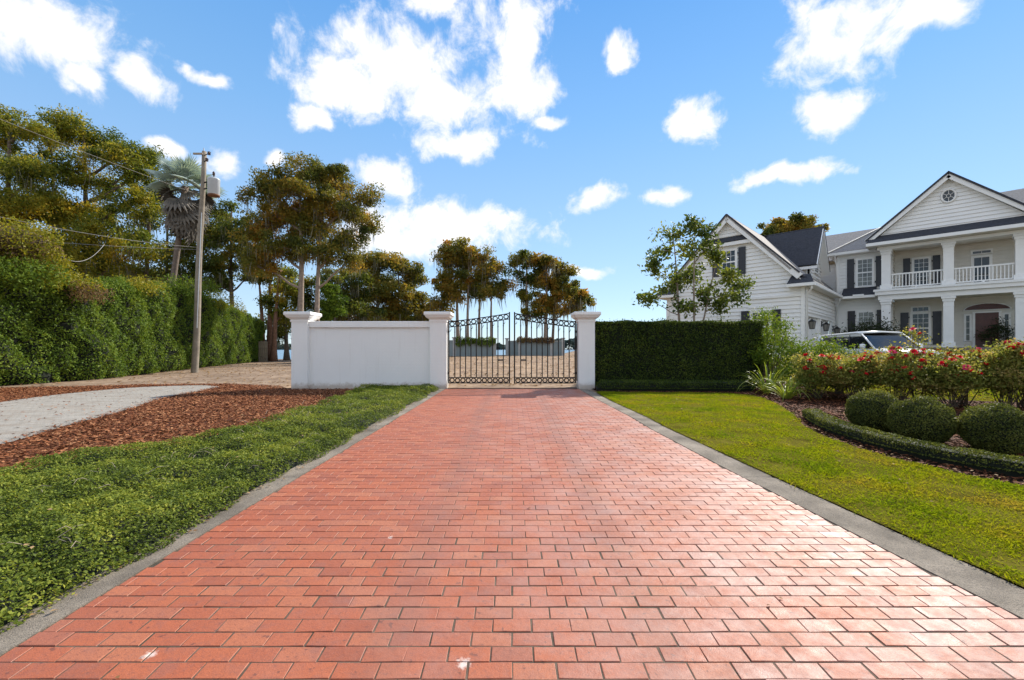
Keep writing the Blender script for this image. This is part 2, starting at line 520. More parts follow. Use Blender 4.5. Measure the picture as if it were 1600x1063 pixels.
def tag(o, label=None, cat=None, group=None, kind=None):
    if label: o['label'] = label
    if cat: o['category'] = cat
    if group: o['group'] = group
    if kind: o['kind'] = kind
    return o


def thing(name, label, cat, loc=(0, 0, 0), rz=0.0, group=None):
    o = bpy.data.objects.new(name, None)
    o.empty_display_size = 0.2
    o.location = loc
    o.rotation_euler = (0, 0, rz)
    link(o)
    return tag(o, label, cat, group)


class MB:
    """collects faces for ONE mesh object"""
    def __init__(s):
        s.v, s.f = [], []

    def add(s, verts, faces):
        n = len(s.v)
        s.v += [tuple(p) for p in verts]
        s.f += [tuple(i + n for i in f) for f in faces]
        return s

    def box(s, x, y, z):
        (a, b), (c, d), (e, f) = x, y, z
        return s.add([(a, c, e), (b, c, e), (b, d, e), (a, d, e), (a, c, f), (b, c, f), (b, d, f), (a, d, f)],
                     [(0, 3, 2, 1), (4, 5, 6, 7), (0, 1, 5, 4), (1, 2, 6, 5), (2, 3, 7, 6), (3, 0, 4, 7)])

    def tube(s, pts, rad, sides=6, cap=True):
        pts = [Vector(p) for p in pts]
        n0 = len(s.v)
        up = Vector((0.13, 0.31, 0.94))
        for i, p in enumerate(pts):
            t = (pts[min(i + 1, len(pts) - 1)] - pts[max(i - 1, 0)])
            if t.length < 1e-9: t = Vector((0, 0, 1))
            t.normalize()
            a = t.cross(up)
            if a.length < 0.05: a = t.cross(Vector((1, 0, 0)))
            a.normalize(); b = t.cross(a)
            r = rad[i] if hasattr(rad, '__len__') else rad
            for k in range(sides):
                w = 2 * math.pi * k / sides
                s.v.append(tuple(p + a * (r * math.cos(w)) + b * (r * math.sin(w))))
        for i in range(len(pts) - 1):
            for k in range(sides):
                k2 = (k + 1) % sides
                s.f.append((n0 + i * sides + k, n0 + i * sides + k2, n0 + (i + 1) * sides + k2, n0 + (i + 1) * sides + k))
        if cap:
            s.f.append(tuple(n0 + k for k in reversed(range(sides))))
            s.f.append(tuple(n0 + (len(pts) - 1) * sides + k for k in range(sides)))
        return s

    def lathe(s, prof, sides=16, c=(0, 0, 0)):
        n0 = len(s.v)
        for (r, z) in prof:
            for k in range(sides):
                w = 2 * math.pi * k / sides
                s.v.append((c[0] + r * math.cos(w), c[1] + r * math.sin(w), c[2] + z))
        for i in range(len(prof) - 1):
            for k in range(sides):
                k2 = (k + 1) % sides
                s.f.append((n0 + i * sides + k, n0 + i * sides + k2, n0 + (i + 1) * sides + k2, n0 + (i + 1) * sides + k))
        s.f.append(tuple(n0 + k for k in reversed(range(sides))))
        s.f.append(tuple(n0 + (len(prof) - 1) * sides + k for k in range(sides)))
        return s

    def torus(s, c, r, t, axis='y', seg=14, sides=5):
        n0 = len(s.v)
        for i in range(seg):
            w = 2 * math.pi * i / seg
            for k in range(sides):
                q = 2 * math.pi * k / sides
                rr = r + t * math.cos(q)
                s.v.append((c[0] + rr * math.cos(w), c[1] + t * math.sin(q), c[2] + rr * math.sin(w)))
        for i in range(seg):
            for k in range(sides):
                i2, k2 = (i + 1) % seg, (k + 1) % sides
                s.f.append((n0 + i * sides + k, n0 + i * sides + k2, n0 + i2 * sides + k2, n0 + i2 * sides + k))
        return s

    def build(s, name, mat, parent=None, smooth=False, bevel=0.0):
        o = mesh_obj(name, s.v, s.f, mat, parent, smooth)
        if bevel:
            md = o.modifiers.new('bevel', 'BEVEL')
            md.width = bevel; md.segments = 2; md.limit_method = 'ANGLE'
        return o


def unit(v):
    return v / np.maximum(np.linalg.norm(v, axis=1, keepdims=True), 1e-9)


def leaf_obj(name, C, size, mat, parent=None, width=0.5, nrm=None, nbias=0.0, tint=None, fold=False):
    """many small leaf-shaped faces as one mesh: C centres, size lengths"""
    C = np.asarray(C, dtype=np.float64)
    n = len(C)
    t = unit(rng.normal(size=(n, 3)))
    nr = unit(rng.normal(size=(n, 3)))
    if nrm is not None:
        nr = unit(nr * (1 - nbias) + nrm * nbias)
    t = unit(t - nr * np.sum(t * nr, axis=1, keepdims=True))
    b = np.cross(nr, t)
    L = (np.ones(n) * size)[:, None] * 0.5
    W = L * width
    V = np.empty((n, 4, 3))
    V[:, 0] = C - t * L
    V[:, 1] = C + b * W + t * L * 0.1
    V[:, 2] = C + t * L
    V[:, 3] = C - b * W + t * L * 0.1
    if fold:
        V[:, 1] += nr * W * 0.4; V[:, 3] += nr * W * 0.4
    if tint is None:
        tint = rng.random(n)
    me = np_mesh(name, V.reshape(-1, 3), np.arange(4 * n), np.arange(n) * 4, None, np.repeat(tint, 4))
    me.materials.append(MATS[mat])
    return link(bpy.data.objects.new(name, me), parent)


def strand_obj(name, P, length, width, mat, parent=None, lean=0.12):
    """hanging tapered strips"""
    n = len(P)
    ang = rng.random(n) * math.pi
    d = np.stack([np.cos(ang), np.sin(ang), np.zeros(n)], 1)
    off = rng.normal(size=(n, 3)) * lean; off[:, 2] = 0
    L = (np.ones(n) * length)[:, None]
    W = (np.ones(n) * width)[:, None]
    V = np.empty((n, 5, 3))
    dn = np.array([0, 0, -1.0])
    V[:, 0] = P - d * W * 0.5
    V[:, 1] = P + d * W * 0.5
    V[:, 2] = P + d * W * 0.42 + dn * L * 0.55 + off * L * 0.4
    V[:, 3] = P + dn * L + off * L
    V[:, 4] = P - d * W * 0.42 + dn * L * 0.5 + off * L * 0.4
    me = np_mesh(name, V.reshape(-1, 3), np.arange(5 * n), np.arange(n) * 5, None, np.repeat(rng.random(n), 5))
    me.materials.append(MATS[mat])
    return link(bpy.data.objects.new(name, me), parent)


def HZ(x, y):
    return float(H(x, y))


def G(px, py):
    """flat ground point seen at a picture position"""
    Y = F * HC / (py - 545.0)
    return ((px - 800) / F * Y, Y)


def AT(px, py, Y):
    return Vector(((px - 800) / F * Y, Y, HC + (545 - py) / F * Y))


def pinpoly(x, y, poly):
    inside = np.zeros(len(x), bool)
    j = len(poly) - 1
    for i in range(len(poly)):
        xi, yi = poly[i]; xj, yj = poly[j]
        c = ((yi > y) != (yj > y)) & (x < (xj - xi) * (y - yi) / (yj - yi + 1e-12) + xi)
        inside ^= c
        j = i
    return inside


def scatter(poly, density):
    """random points in polygon, density may be a function of y"""
    xs = [p[0] for p in poly]; ys = [p[1] for p in poly]
    x0, x1, y0, y1 = min(xs), max(xs), min(ys), max(ys)
    dm = density if not callable(density) else float(np.max(density(np.linspace(y0, y1, 50))))
    n = int((x1 - x0) * (y1 - y0) * dm)
    x = rng.uniform(x0, x1, n); y = rng.uniform(y0, y1, n)
    k = pinpoly(x, y, poly)
    if callable(density):
        k &= rng.random(n) < density(y) / dm
    return x[k], y[k]


def smooth_poly(pts, n=6, closed=False):
    """Catmull-Rom through 2D points"""
    out = []
    P = [np.array(p, float) for p in pts]
    for i in range(len(P) - 1):
        p0 = P[max(i - 1, 0)]; p1 = P[i]; p2 = P[i + 1]; p3 = P[min(i + 2, len(P) - 1)]
        for k in range(n):
            t = k / n
            out.append(tuple(0.5 * (2 * p1 + (p2 - p0) * t + (2 * p0 - 5 * p1 + 4 * p2 - p3) * t * t + (3 * p1 - p0 - 3 * p2 + p3) * t ** 3)))
    out.append(tuple(P[-1]))
    return out


def sheet(name, poly, off, mat, step=None):
    """a ground sheet cut to a polygon, following the land"""
    import bmesh
    bm = bmesh.new()
    vs = [bm.verts.new((p[0], p[1], 0)) for p in poly]
    bm.faces.new(vs)
    if step:
        xs = [p[0] for p in poly]; ys = [p[1] for p in poly]
        for ax, lo, hi in ((0, min(xs), max(xs)), (1, min(ys), max(ys))):
            q = math.ceil(lo / step) * step
            while q < hi:
                co = [0, 0, 0]; co[ax] = q
                no = [0, 0, 0]; no[ax] = 1
                bmesh.ops.bisect_plane(bm, geom=bm.verts[:] + bm.edges[:] + bm.faces[:], plane_co=co, plane_no=no)
                q += step
    bmesh.ops.triangulate(bm, faces=bm.faces[:])
    for v in bm.verts:
        v.co.z = HZ(v.co.x, v.co.y) + off
    bmesh.ops.recalc_face_normals(bm, faces=bm.faces[:])
    for f in bm.faces:
        if f.normal.z < 0: f.normal_flip()
    me = bpy.data.meshes.new(name)
    bm.to_mesh(me); bm.free()
    me.materials.append(MATS[mat])
    return tag(link(bpy.data.objects.new(name, me)), kind='structure')


# ------------------------------------------------------------------ land, lake, paths
def build_land():
    xs = np.concatenate([[-900, -500, -250, -140, -90], np.arange(-60, 61, 1.5), [90, 140, 250, 500, 900]])
    ys = np.concatenate([[-200, -80, -30, -12], np.arange(-4, 84, 1.5), [90, 120]])
    X, Y = np.meshgrid(xs, ys)
    Z = H(X, Y)
    V = np.stack([X, Y, Z], -1).reshape(-1, 3)
    nx, ny = len(xs), len(ys)
    fs = [(j * nx + i, j * nx + i + 1, (j + 1) * nx + i + 1, (j + 1) * nx + i) for j in range(ny - 1) for i in range(nx - 1)]
    # drop the ground under the drive by a few millimetres so that the joint bed lies on it
    o = mesh_obj('ground', V - np.array([0, 0, 0.03]), fs, 'dirt', smooth=True)
    tag(o, kind='structure')
    lk = mesh_obj('lake', [(-3000, 62, -1.0), (3000, 62, -1.0), (3000, 5000, -1.0), (-3000, 5000, -1.0)], [(0, 1, 2, 3)], 'lake_water')
    tag(lk, kind='structure')
    # the far shore: a long low wooded bank
    n = 16000
    x = rng.uniform(-1900, 1900, n); y = 1000 + rng.uniform(0, 60, n)
    top = 16 + 8 * np.sin(x * 0.011) * np.sin(x * 0.0047 + 1) + 4 * np.sin(x * 0.05) + 3 * np.sin(x * 0.13)
    z = -1 + top * rng.random(n) ** 0.6
    fw = leaf_obj('far_shore_wood', np.stack([x, y, z], 1), rng.uniform(7, 14, n), 'far_wood', width=0.8)
    tag(fw, 'blue green wooded bank on the far side of the lake', 'woods', kind='stuff')
    bank = sheet('far_bank', [(-2500, 1000), (2500, 1000), (2500, 1300), (-2500, 1300)], 1.6, 'dirt')
    # sand yard beyond the gate
    sheet('sand_yard', [(-9.5, 16.3), (9.0, 16.3), (10.5, 24), (11, 40), (10, 60), (-12, 60), (-12, 40), (-9.5, 24)], 0.004, 'sand', 1.5)


build_land()

KL = [(-2.9, -0.5)] + WL([(-2.46, 1.6), (-2.46, 2.2), (-2.46, 3), (-2.45, 4.5), (-2.44, 6), (-2.43, 8), (-2.43, 10), (-2.44, 14), (-2.44, 15.95)])          # brick edge, left
KR = [(3.6, -0.5)] + WL([(2.84, 1.6), (2.80, 2.2), (2.75, 3), (2.70, 4), (2.62, 5.5), (2.55, 8), (2.49, 12), (2.46, 14), (2.45, 15.95)])   # right


def xat(poly, y):
    return float(np.interp(y, [p[1] for p in poly], [p[0] for p in poly]))


def build_drive():
    yend = 16.02
    drive = sheet('driveway', [(x - .04, y) for x, y in KL] + [(x + .04, y) for x, y in reversed(KR)], -0.0050, 'joint_sand', 0.5)
    # one paver, shared
    g = 0.0026
    w, d, t, c = BL / 2 - g, BP / 2 - g, 0.055, 0.0028

    def brick_verts(hw, hd, jz=0.0):
        v = []
        for (ins, z) in ((0, -t), (0, -c), (c, 0)):
            v += [(-hw + ins, -hd + ins, z), (hw - ins, -hd + ins, z), (hw - ins, hd - ins, z), (-hw + ins, hd - ins, z)]
        f = [(8, 9, 10, 11)]
        for L in (0, 4):
            for k in range(4):
                f.append((L + k, L + (k + 1) % 4, L + 4 + (k + 1) % 4, L + 4 + k))
        return v, f
    bv, bf = brick_verts(w, d)
    metas = []
    for k in range(14):
        hw, hd = w - 0.0007 * (k % 5), d - 0.0008 * ((k * 2) % 3)
        v, f = brick_verts(hw, hd)
        # worn, slightly uneven corners
        jit = [(random.uniform(-.0032, .0020) * (1 if q in (0, 3) else -1), random.uniform(-.0026, .0016) * (1 if q in (0, 1) else -1)) for q in range(4)]
        v = [(x - jit[i % 4][0] * .9, y - jit[i % 4][1] * .9, z - (random.uniform(0, .0025) if i > 7 else 0)) for i, (x, y, z) in enumerate(v)]
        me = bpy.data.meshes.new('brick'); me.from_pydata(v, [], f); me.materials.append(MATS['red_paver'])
        metas.append(me)
    rest = MB()
    count = 0
    r0 = int((0.2 - BY0) // BP)
    r1 = int((yend - BY0) // BP)
    for r in range(r0, r1 + 1):
        y0 = BY0 + r * BP
        if y0 + BP > yend: continue
        yc = y0 + BP / 2
        xl, xr = xat(KL, yc), xat(KR, yc)
        half = 0.5 * (abs(r) % 2)
        c0 = math.floor(xl / BL + half); c1 = math.ceil(xr / BL + half)
        for cc in range(c0, c1 + 1):
            a = (cc - half) * BL; b = a + BL
            a2, b2 = max(a, xl + 0.003), min(b, xr - 0.003)
            if b2 - a2 < 0.035: continue
            whole = (a2 == a and b2 == b)
            jx, jy, jz = random.uniform(-.0028, .0028), random.uniform(-.0018, .0018), random.uniform(-.0022, .0018)
            tx, ty = random.gauss(0, .005), random.gauss(0, .0035)
            gz = HZ(0, yc); sl = (HZ(0, yc + .1) - HZ(0, yc - .1)) / .2
            inview = y0 > BY0 - 0.02 and abs((a2 + b2) / 2) < 1.19 * yc + 0.12
            if inview and whole and count < 300:
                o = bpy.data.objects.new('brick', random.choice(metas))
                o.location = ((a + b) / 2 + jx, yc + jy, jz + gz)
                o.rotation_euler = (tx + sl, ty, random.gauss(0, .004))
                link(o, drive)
                count += 1
            else:
                hw = (b2 - a2) / 2 - g
                v, f = brick_verts(hw, d)
                cx = (a2 + b2) / 2
                rest.add([(cx + jx * .5 + x, yc + jy + y, jz + gz + z + y * (tx + sl) - x * ty) for x, y, z in v], f)
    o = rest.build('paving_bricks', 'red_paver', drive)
    tag(o, kind='stuff')


build_drive()


def kerb(name, inner, outer, z, zo):
    """concrete edging strip cast in lengths with open joints"""
    root = None
    pts_i = np.array(inner); pts_o = np.array(outer)
    ys = np.arange(-0.5, 15.9, 0.05)
    xi = np.interp(ys, pts_i[:, 1], pts_i[:, 0]); xo = np.interp(ys, pts_o[:, 1], pts_o[:, 0])
    V, Fc = [], []
    for k, y in enumerate(ys):
        e = 0.006 * math.sin(y * 9.1) * math.sin(y * 3.7) + random.uniform(-.002, .002)
        jo = 0.010 if (k % 60 == 59) else 0.0
        a = xi[k] + (0.003 if xo[k] > xi[k] else -0.003); b = xo[k] + e
        g0 = HZ(0, y)
        V += [(a, y, g0 - 0.08), (a, y, g0 + z - jo), (a * .5 + b * .5, y, g0 + z + .004 - jo), (b, y, g0 + zo - jo), (b, y, g0 - 0.08)]
    for k in range(len(ys) - 1):
        for q in range(4):
            Fc.append((k * 5 + q, k * 5 + q + 1, k * 5 + 6 + q, k * 5 + 5 + q))
    o = mesh_obj(name, V, Fc, 'concrete')
    return tag(o, kind='structure')


kerb('kerb', KL, [(x - 0.27, y) for x, y in KL], 0.004, 0.010)
KRO = [(4.2, -0.5)] + WL([(3.19, 1.6), (3.15, 2.2), (3.04, 4), (2.96, 5.5), (2.86, 8), (2.78, 12), (2.75, 15.95)])
kerb('kerb', KR, KRO, 0.004, 0.008)
# crack across the right kerb
ck = MB()
cp = WL([(2.80, 2.36), (2.86, 2.385), (2.93, 2.37), (3.0, 2.42), (3.07, 2.43), (3.16, 2.48)])
for a, b in zip(cp[:-1], cp[1:]):
    za, zb = HZ(0, a[1]) + .0135, HZ(0, b[1]) + .0135
    ck.add([(a[0], a[1] - .004, za), (b[0], b[1] - .004, zb), (b[0], b[1] + .004, zb), (a[0], a[1] + .004, za)], [(0, 1, 2, 3)])
tag(ck.build('kerb_crack', 'soil'), kind='structure')

PATH = smooth_poly([(-7.2, 2.0), (-7.75, 6.2), (-8.5, 8.2), (-9.3, 10.5), (-10.4, 12.9), (-10.75, 14.5), (-11.3, 16.9)], 5) + \
       smooth_poly([(-12.4, 17.6), (-13.6, 17.2), (-14.5, 16.2), (-14.6, 13.8), (-13.9, 11.4), (-12.6, 8), (-11.6, 5), (-11, 2.0)], 5)
PATH = WL(PATH)
sheet('path', PATH, 0.0, 'path_paving', 0.75)
MULCH = [(-2.8, 15.9), (-8.2, 15.9), (-9.2, 17.2), (-12.0, 18.3), (-15.0, 18.0), (-17.2, 17.0), (-20.2, 16.0), (-20.2, 2), (-4.0, 2), (-4.0, 15)]
MULCH = WL(MULCH)
sheet('mulch_bed', MULCH, -0.010, 'mulch_bed', 0.75)
JEDGE = smooth_poly([(-6.6, 0.3), (-6.2, 2.6), (-5.8, 4.8), (-5.66, 5.5), (-5.2, 6.07), (-4.85, 6.6), (-4.72, 8.0), (-4.75, 9.8), (-4.85, 11.7), (-5.05, 13.6), (-5.4, 15.6)], 5)
JASM = WL(JEDGE) + [(-2.9, 15.9)] + [(xat(KL, y) - 0.175 + 0.05 * math.sin(y * 2.1) + 0.03 * math.sin(y * 7.3), y) for y in np.arange(15.5, 0.2, -0.2)]
BED = smooth_poly([(2.95, 14.75), (4.5, 14.5), (6.4, 14.4), (7.5, 13.6), (6.95, 11.4), (6.2, 9.6), (5.48, 8.1), (5.13, 6.85), (5.08, 5.9), (5.2, 5.2), (5.42, 4.65), (5.95, 3.95), (6.9, 3.0)], 5)
BED = WL(BED)
bed_poly = [(2.95, 16.2)] + BED + [(11.0, 3.4), (15.5, 8.0), (14.5, 10.9), (11.8, 12.2), (10.3, 13.6), (10.5, 17.5), (9.5, 19), (2.95, 18)]
sheet('planting_bed', bed_poly, 0.006, 'soil', 1.5)
lawn_poly = [(x + .012, y) for x, y in KRO[:-1]] + [(2.81, 14.6)] + BED + [(BED[-1][0], -0.5)]
sheet('lawn', lawn_poly, 0.018, 'turf_soil', 1.5)
back_lawn = [(12.0, 12.1), (14.5, 11.0), (16, 9), (40, 9), (40, 40), (10.5, 40), (10.6, 17.5), (10.4, 13.7)]
sheet('house_lawn', back_lawn, 0.018, 'turf_soil', 1.5)
sheet('forecourt', [(12.6, 15.6), (16.4, 14.6), (24.0, 21.0), (23.0, 29), (18.5, 25.5)], 0.034, 'concrete', 1.5)


def build_ground_cover():
    # jasmine: a springy mat of small leaves over a dark bed
    def hump(x, y):
        e = np.clip((np.interp(y, [p[1] for p in KL], [p[0] for p in KL]) - .20 - x) / 0.35, 0, 1)
        return (0.16 + 0.05 * np.sin(x * 2.3 + np.sin(y * 1.7)) * np.sin(y * 2.9) + 0.035 * np.sin(x * 7.1 + y * 3.3) * np.sin(y * 8.3)) * (0.30 + 0.70 * np.sqrt(e))
    x, y = scatter(JASM, lambda q: np.where(q < 5, 7600, np.where(q < 8, 5200, 2900)))
    z = hump(x, y) - 0.06 * rng.random(len(x)) ** 1.5 + 0.022 * np.sin(x * 23 + 3 * np.sin(y * 9)) * np.sin(y * 26 + 2 * np.sin(x * 11)) + 0.014 * rng.normal(size=len(x))
    # ragged outer edge
    k = rng.random(len(x)) < np.clip(1.25 - 0.0 * x, 0, 1)
    C = np.stack([x, y, z + H(x, y)], 1)[k]
    up = np.tile([[0.15, 0.05, 1.0]], (len(C), 1))
    patch = 0.5 + 0.5 * np.sin(C[:, 0] * 3.1 + 2 * np.sin(C[:, 1] * 1.3)) * np.sin(C[:, 1] * 2.7 + 1)
    tint = np.clip(0.30 * patch + 0.85 * rng.random(len(C)) ** 1.3 - .05, 0, 1)
    o = leaf_obj('jasmine_ground_cover', C, rng.uniform(0.015, 0.034, len(C)) * (1 + 0.035 * C[:, 1]), 'jasmine_leaf', None, 0.55, up, 0.55, tint, True)
    tag(o, 'low mat of glossy green jasmine leaves along the left kerb', 'ground cover', kind='stuff')
    rn = MB()
    for _ in range(90):
        yy = random.uniform(2.4, 11); xx = xat(KL, yy) - random.uniform(.3, 2.6)
        aa = random.uniform(0, 6.28); ln = random.uniform(.08, .22)
        zz = HZ(xx, yy) + float(hump(np.array(xx), np.array(yy))) + .01
        rn.tube([(xx, yy, zz - .03), (xx + ln * .5 * math.cos(aa), yy + ln * .5 * math.sin(aa), zz + .03), (xx + ln * math.cos(aa), yy + ln * math.sin(aa), zz + .02)], [.003, .0025, .0015], 4, False)
    tag(rn.build('jasmine_runners', 'weathered_wood'), 'thin dry runners poking out of the jasmine mat', 'runners', kind='stuff')
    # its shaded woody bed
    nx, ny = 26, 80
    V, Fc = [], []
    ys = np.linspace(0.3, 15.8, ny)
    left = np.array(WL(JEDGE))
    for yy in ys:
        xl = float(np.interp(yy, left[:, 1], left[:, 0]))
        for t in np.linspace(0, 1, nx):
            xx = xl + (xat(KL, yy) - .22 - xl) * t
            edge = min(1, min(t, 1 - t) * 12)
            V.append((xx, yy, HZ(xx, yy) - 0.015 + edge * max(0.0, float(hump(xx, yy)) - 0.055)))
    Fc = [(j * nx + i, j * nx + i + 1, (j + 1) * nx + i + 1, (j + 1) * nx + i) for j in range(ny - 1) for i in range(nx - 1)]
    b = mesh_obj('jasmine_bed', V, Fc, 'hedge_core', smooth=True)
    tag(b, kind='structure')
    # bark chips over the mulch
    mp = MULCH
    x, y = scatter(mp, lambda q: np.where(q < 9, 900, np.where(q < 13, 800, 600)))
    jx, jy = rng.normal(size=len(x)) * .13, rng.normal(size=len(x)) * .13
    k = ~pinpoly(x + jx, y + jy, PATH) | (rng.random(len(x)) < 0.012)
    k &= ~pinpoly(x + jx * .4, y + jy * .4, JASM)
    k &= (x < -2.95) & (np.abs(x) < 1.25 * y + 1)
    x, y = x[k], y[k]
    C = np.stack([x, y, H(x, y) + 0.008 + 0.03 * rng.random(len(x)) ** 2], 1)
    up = np.tile([[0, 0, 1.0]], (len(C), 1))
    o = leaf_obj('mulch_chips', C, rng.uniform(0.03, 0.10, len(C)), 'bark_chip', None, 0.42, up, 0.72)
    tag(o, 'reddish brown bark mulch chips between path and jasmine', 'mulch', kind='stuff')
    # lawn blades
    x, y = scatter(lawn_poly, lambda q: np.where(q < 4, 6500, np.where(q < 7, 4200, 2400)))
    bare = np.sin(x * 2.7 + 2.1 * np.sin(y * 1.9)) * np.sin(y * 3.1 + 1.7 * np.sin(x * 2.3)) + .5 * np.sin(x * 9 + y * 3) * np.sin(y * 8)
    k = (x < 1.22 * y + 0.3) & (rng.random(len(x)) > np.clip(bare * .9 - .15, 0, .8))
    x, y = x[k] + rng.normal(size=k.sum()) * .025, y[k]
    n = len(x)
    hgt = rng.uniform(0.014, 0.042, n) * (1 + .35 * np.sin(x * 5.1 + np.sin(y * 4)) * np.sin(y * 4.7))
    C = np.stack([x, y, 0.018 + np.asarray(H(x, y)) + hgt * 0.35], 1)
    up = np.tile([[0.0, 0.0, 1.0]], (n, 1))
    pt = 0.5 + 0.5 * np.sin(x * 1.9 + 1.5 * np.sin(y * 1.1)) * np.sin(y * 1.6 + 0.6)
    tint = np.clip(0.35 * pt + 0.65 * rng.random(n), 0, 1)
    o = leaf_obj('lawn_grass', C, hgt * 1.3, 'grass_blade', None, 0.22, up, 0.30, tint)
    tag(o, 'short yellow green lawn grass beside the right kerb', 'grass', kind='stuff')
    x, y = scatter(back_lawn, lambda q: np.where(q < 20, 140, 25))
    k = (x < 1.22 * y + 0.5)
    x, y = x[k], y[k]; n = len(x)
    C = np.stack([x, y, 0.04 + np.asarray(H(x, y))], 1)
    o = leaf_obj('house_lawn_grass', C, rng.uniform(.06, .11, n), 'grass_blade', None, 0.35, np.tile([[0, 0, 1.0]], (n, 1)), 0.5)
    tag(o, 'sunlit lawn grass behind the rose bushes', 'grass', kind='stuff')
    # chips and fallen leaves in the planting bed
    x, y = scatter(bed_poly, 420)
    k = (x < 1.22 * y + 0.3)
    x, y = x[k], y[k]
    C = np.stack([x, y, 0.016 + np.asarray(H(x, y)) + 0.015 * rng.random(len(x))], 1)
    o = leaf_obj('bed_chips', C, rng.uniform(0.03, 0.085, len(C)), 'bark_chip', None, 0.45, np.tile([[0, 0, 1.0]], (len(C), 1)), 0.75, 0.55 * rng.random(len(C)))
    tag(o, 'dark bark chips under the roses and clipped balls', 'mulch', kind='stuff')
    # leaf litter: along the kerbs, on the lawn and over the sand
    pts = []
    for _ in range(170):
        yy = random.uniform(1.9, 14); pts.append((xat(KL, yy) - .22 + random.gauss(0.0, 0.05), yy, 0.022))
    for _ in range(46):
        yy = random.uniform(2.6, 13.5)
        pts.append((xat(KRO, yy) + random.uniform(.1, 2.0), yy, 0.055))
    for _ in range(26):
        yy = random.uniform(2.2, 15.5); pts.append((random.uniform(-2.3, 2.4), yy, 0.008))
    for _ in range(120):
        t = random.random(); p = BED[int(t * (len(BED) - 1))]
        pts.append((p[0] + random.gauss(0.1, 0.12), p[1] + random.gauss(0, .1), 0.05))
    for _ in range(60):
        xx, yy = random.uniform(-6.3, -2.9), random.uniform(2.2, 12)
        pts.append((xx, yy, 0.20))
    for _ in range(3200):
        xx, yy = random.uniform(-9, 9), 17 + 34 * random.random() ** 1.3
        pts.append((xx, yy, 0.03))
    for _ in range(1800):
        yy = random.uniform(17, 55)
        xx = random.uniform(-26, -9)
        pts.append((xx, yy, 0.0))
    C = np.array(pts)
    C[:, 2] += H(C[:, 0], C[:, 1])
    sz = np.where(C[:, 1] > 16.9, rng.uniform(.08, .2, len(C)), rng.uniform(.025, .055, len(C)))
    o = leaf_obj('leaf_litter', C, sz, 'dry_leaf', None, 0.6, np.tile([[0, 0, 1.0]], (len(C), 1)), 0.75, None, True)
    tag(o, 'dry tan fallen leaves strewn along kerb, lawn edge and sand', 'leaf litter', kind='stuff')


build_ground_cover()


# ------------------------------------------------------------------ gate, pillars, wall
def pillar(x0, label):
    yf, w = 16.0, 0.60
    t = thing('gate_pillar', label, 'pillar', (x0 + w / 2, yf + w / 2, 0), 0, 'white gate pillars')
    h = w / 2
    MB().box((-h, h), (-h, h), (-0.05, 2.50)).build('shaft', 'white_stucco', t, bevel=0.008)
    b = MB().box((-h - .025, h + .025), (-h - .025, h + .025), (2.46, 2.53))
    b.build('neck_band', 'white_stucco', t, bevel=0.006)
    prof = [(h + .01, 2.53), (h + .05, 2.575), (h + .12, 2.62), (h + .165, 2.69), (h + .19, 2.715), (h + .19, 2.80), (h + .17, 2.825)]
    v, f = [], []
    for (r, z) in prof:
        v += [(-r, -r, z), (r, -r, z), (r, r, z), (-r, r, z)]
    for i in range(len(prof) - 1):
        for k in range(4):
            f.append((i * 4 + k, i * 4 + (k + 1) % 4, i * 4 + 4 + (k + 1) % 4, i * 4 + 4 + k))
    n = (len(prof) - 1) * 4
    f += [(3, 2, 1, 0), (n, n + 1, n + 2, n + 3)]
    mesh_obj('cap', v, f, 'white_stucco', t)
    return t


pillar(-8.12, 'white pillar with moulded cap at the far left end of the wall')
pillar(-3.02, 'white pillar between the plain white wall and the iron gate')
pillar(2.45, 'white pillar between the iron gate and the clipped hedge')
wl = thing('garden_wall', 'plain white rendered wall with recessed panel left of the gate', 'wall', (-5.27, 16.3, 0))
MB().box((-2.25, 2.25), (-0.10, 0.12), (-0.05, 2.28)).build('panel', 'white_stucco', wl)
MB().box((-2.25, 2.25), (-0.19, 0.20), (2.26, 2.49)).build('coping', 'white_stucco', wl, bevel=0.012)


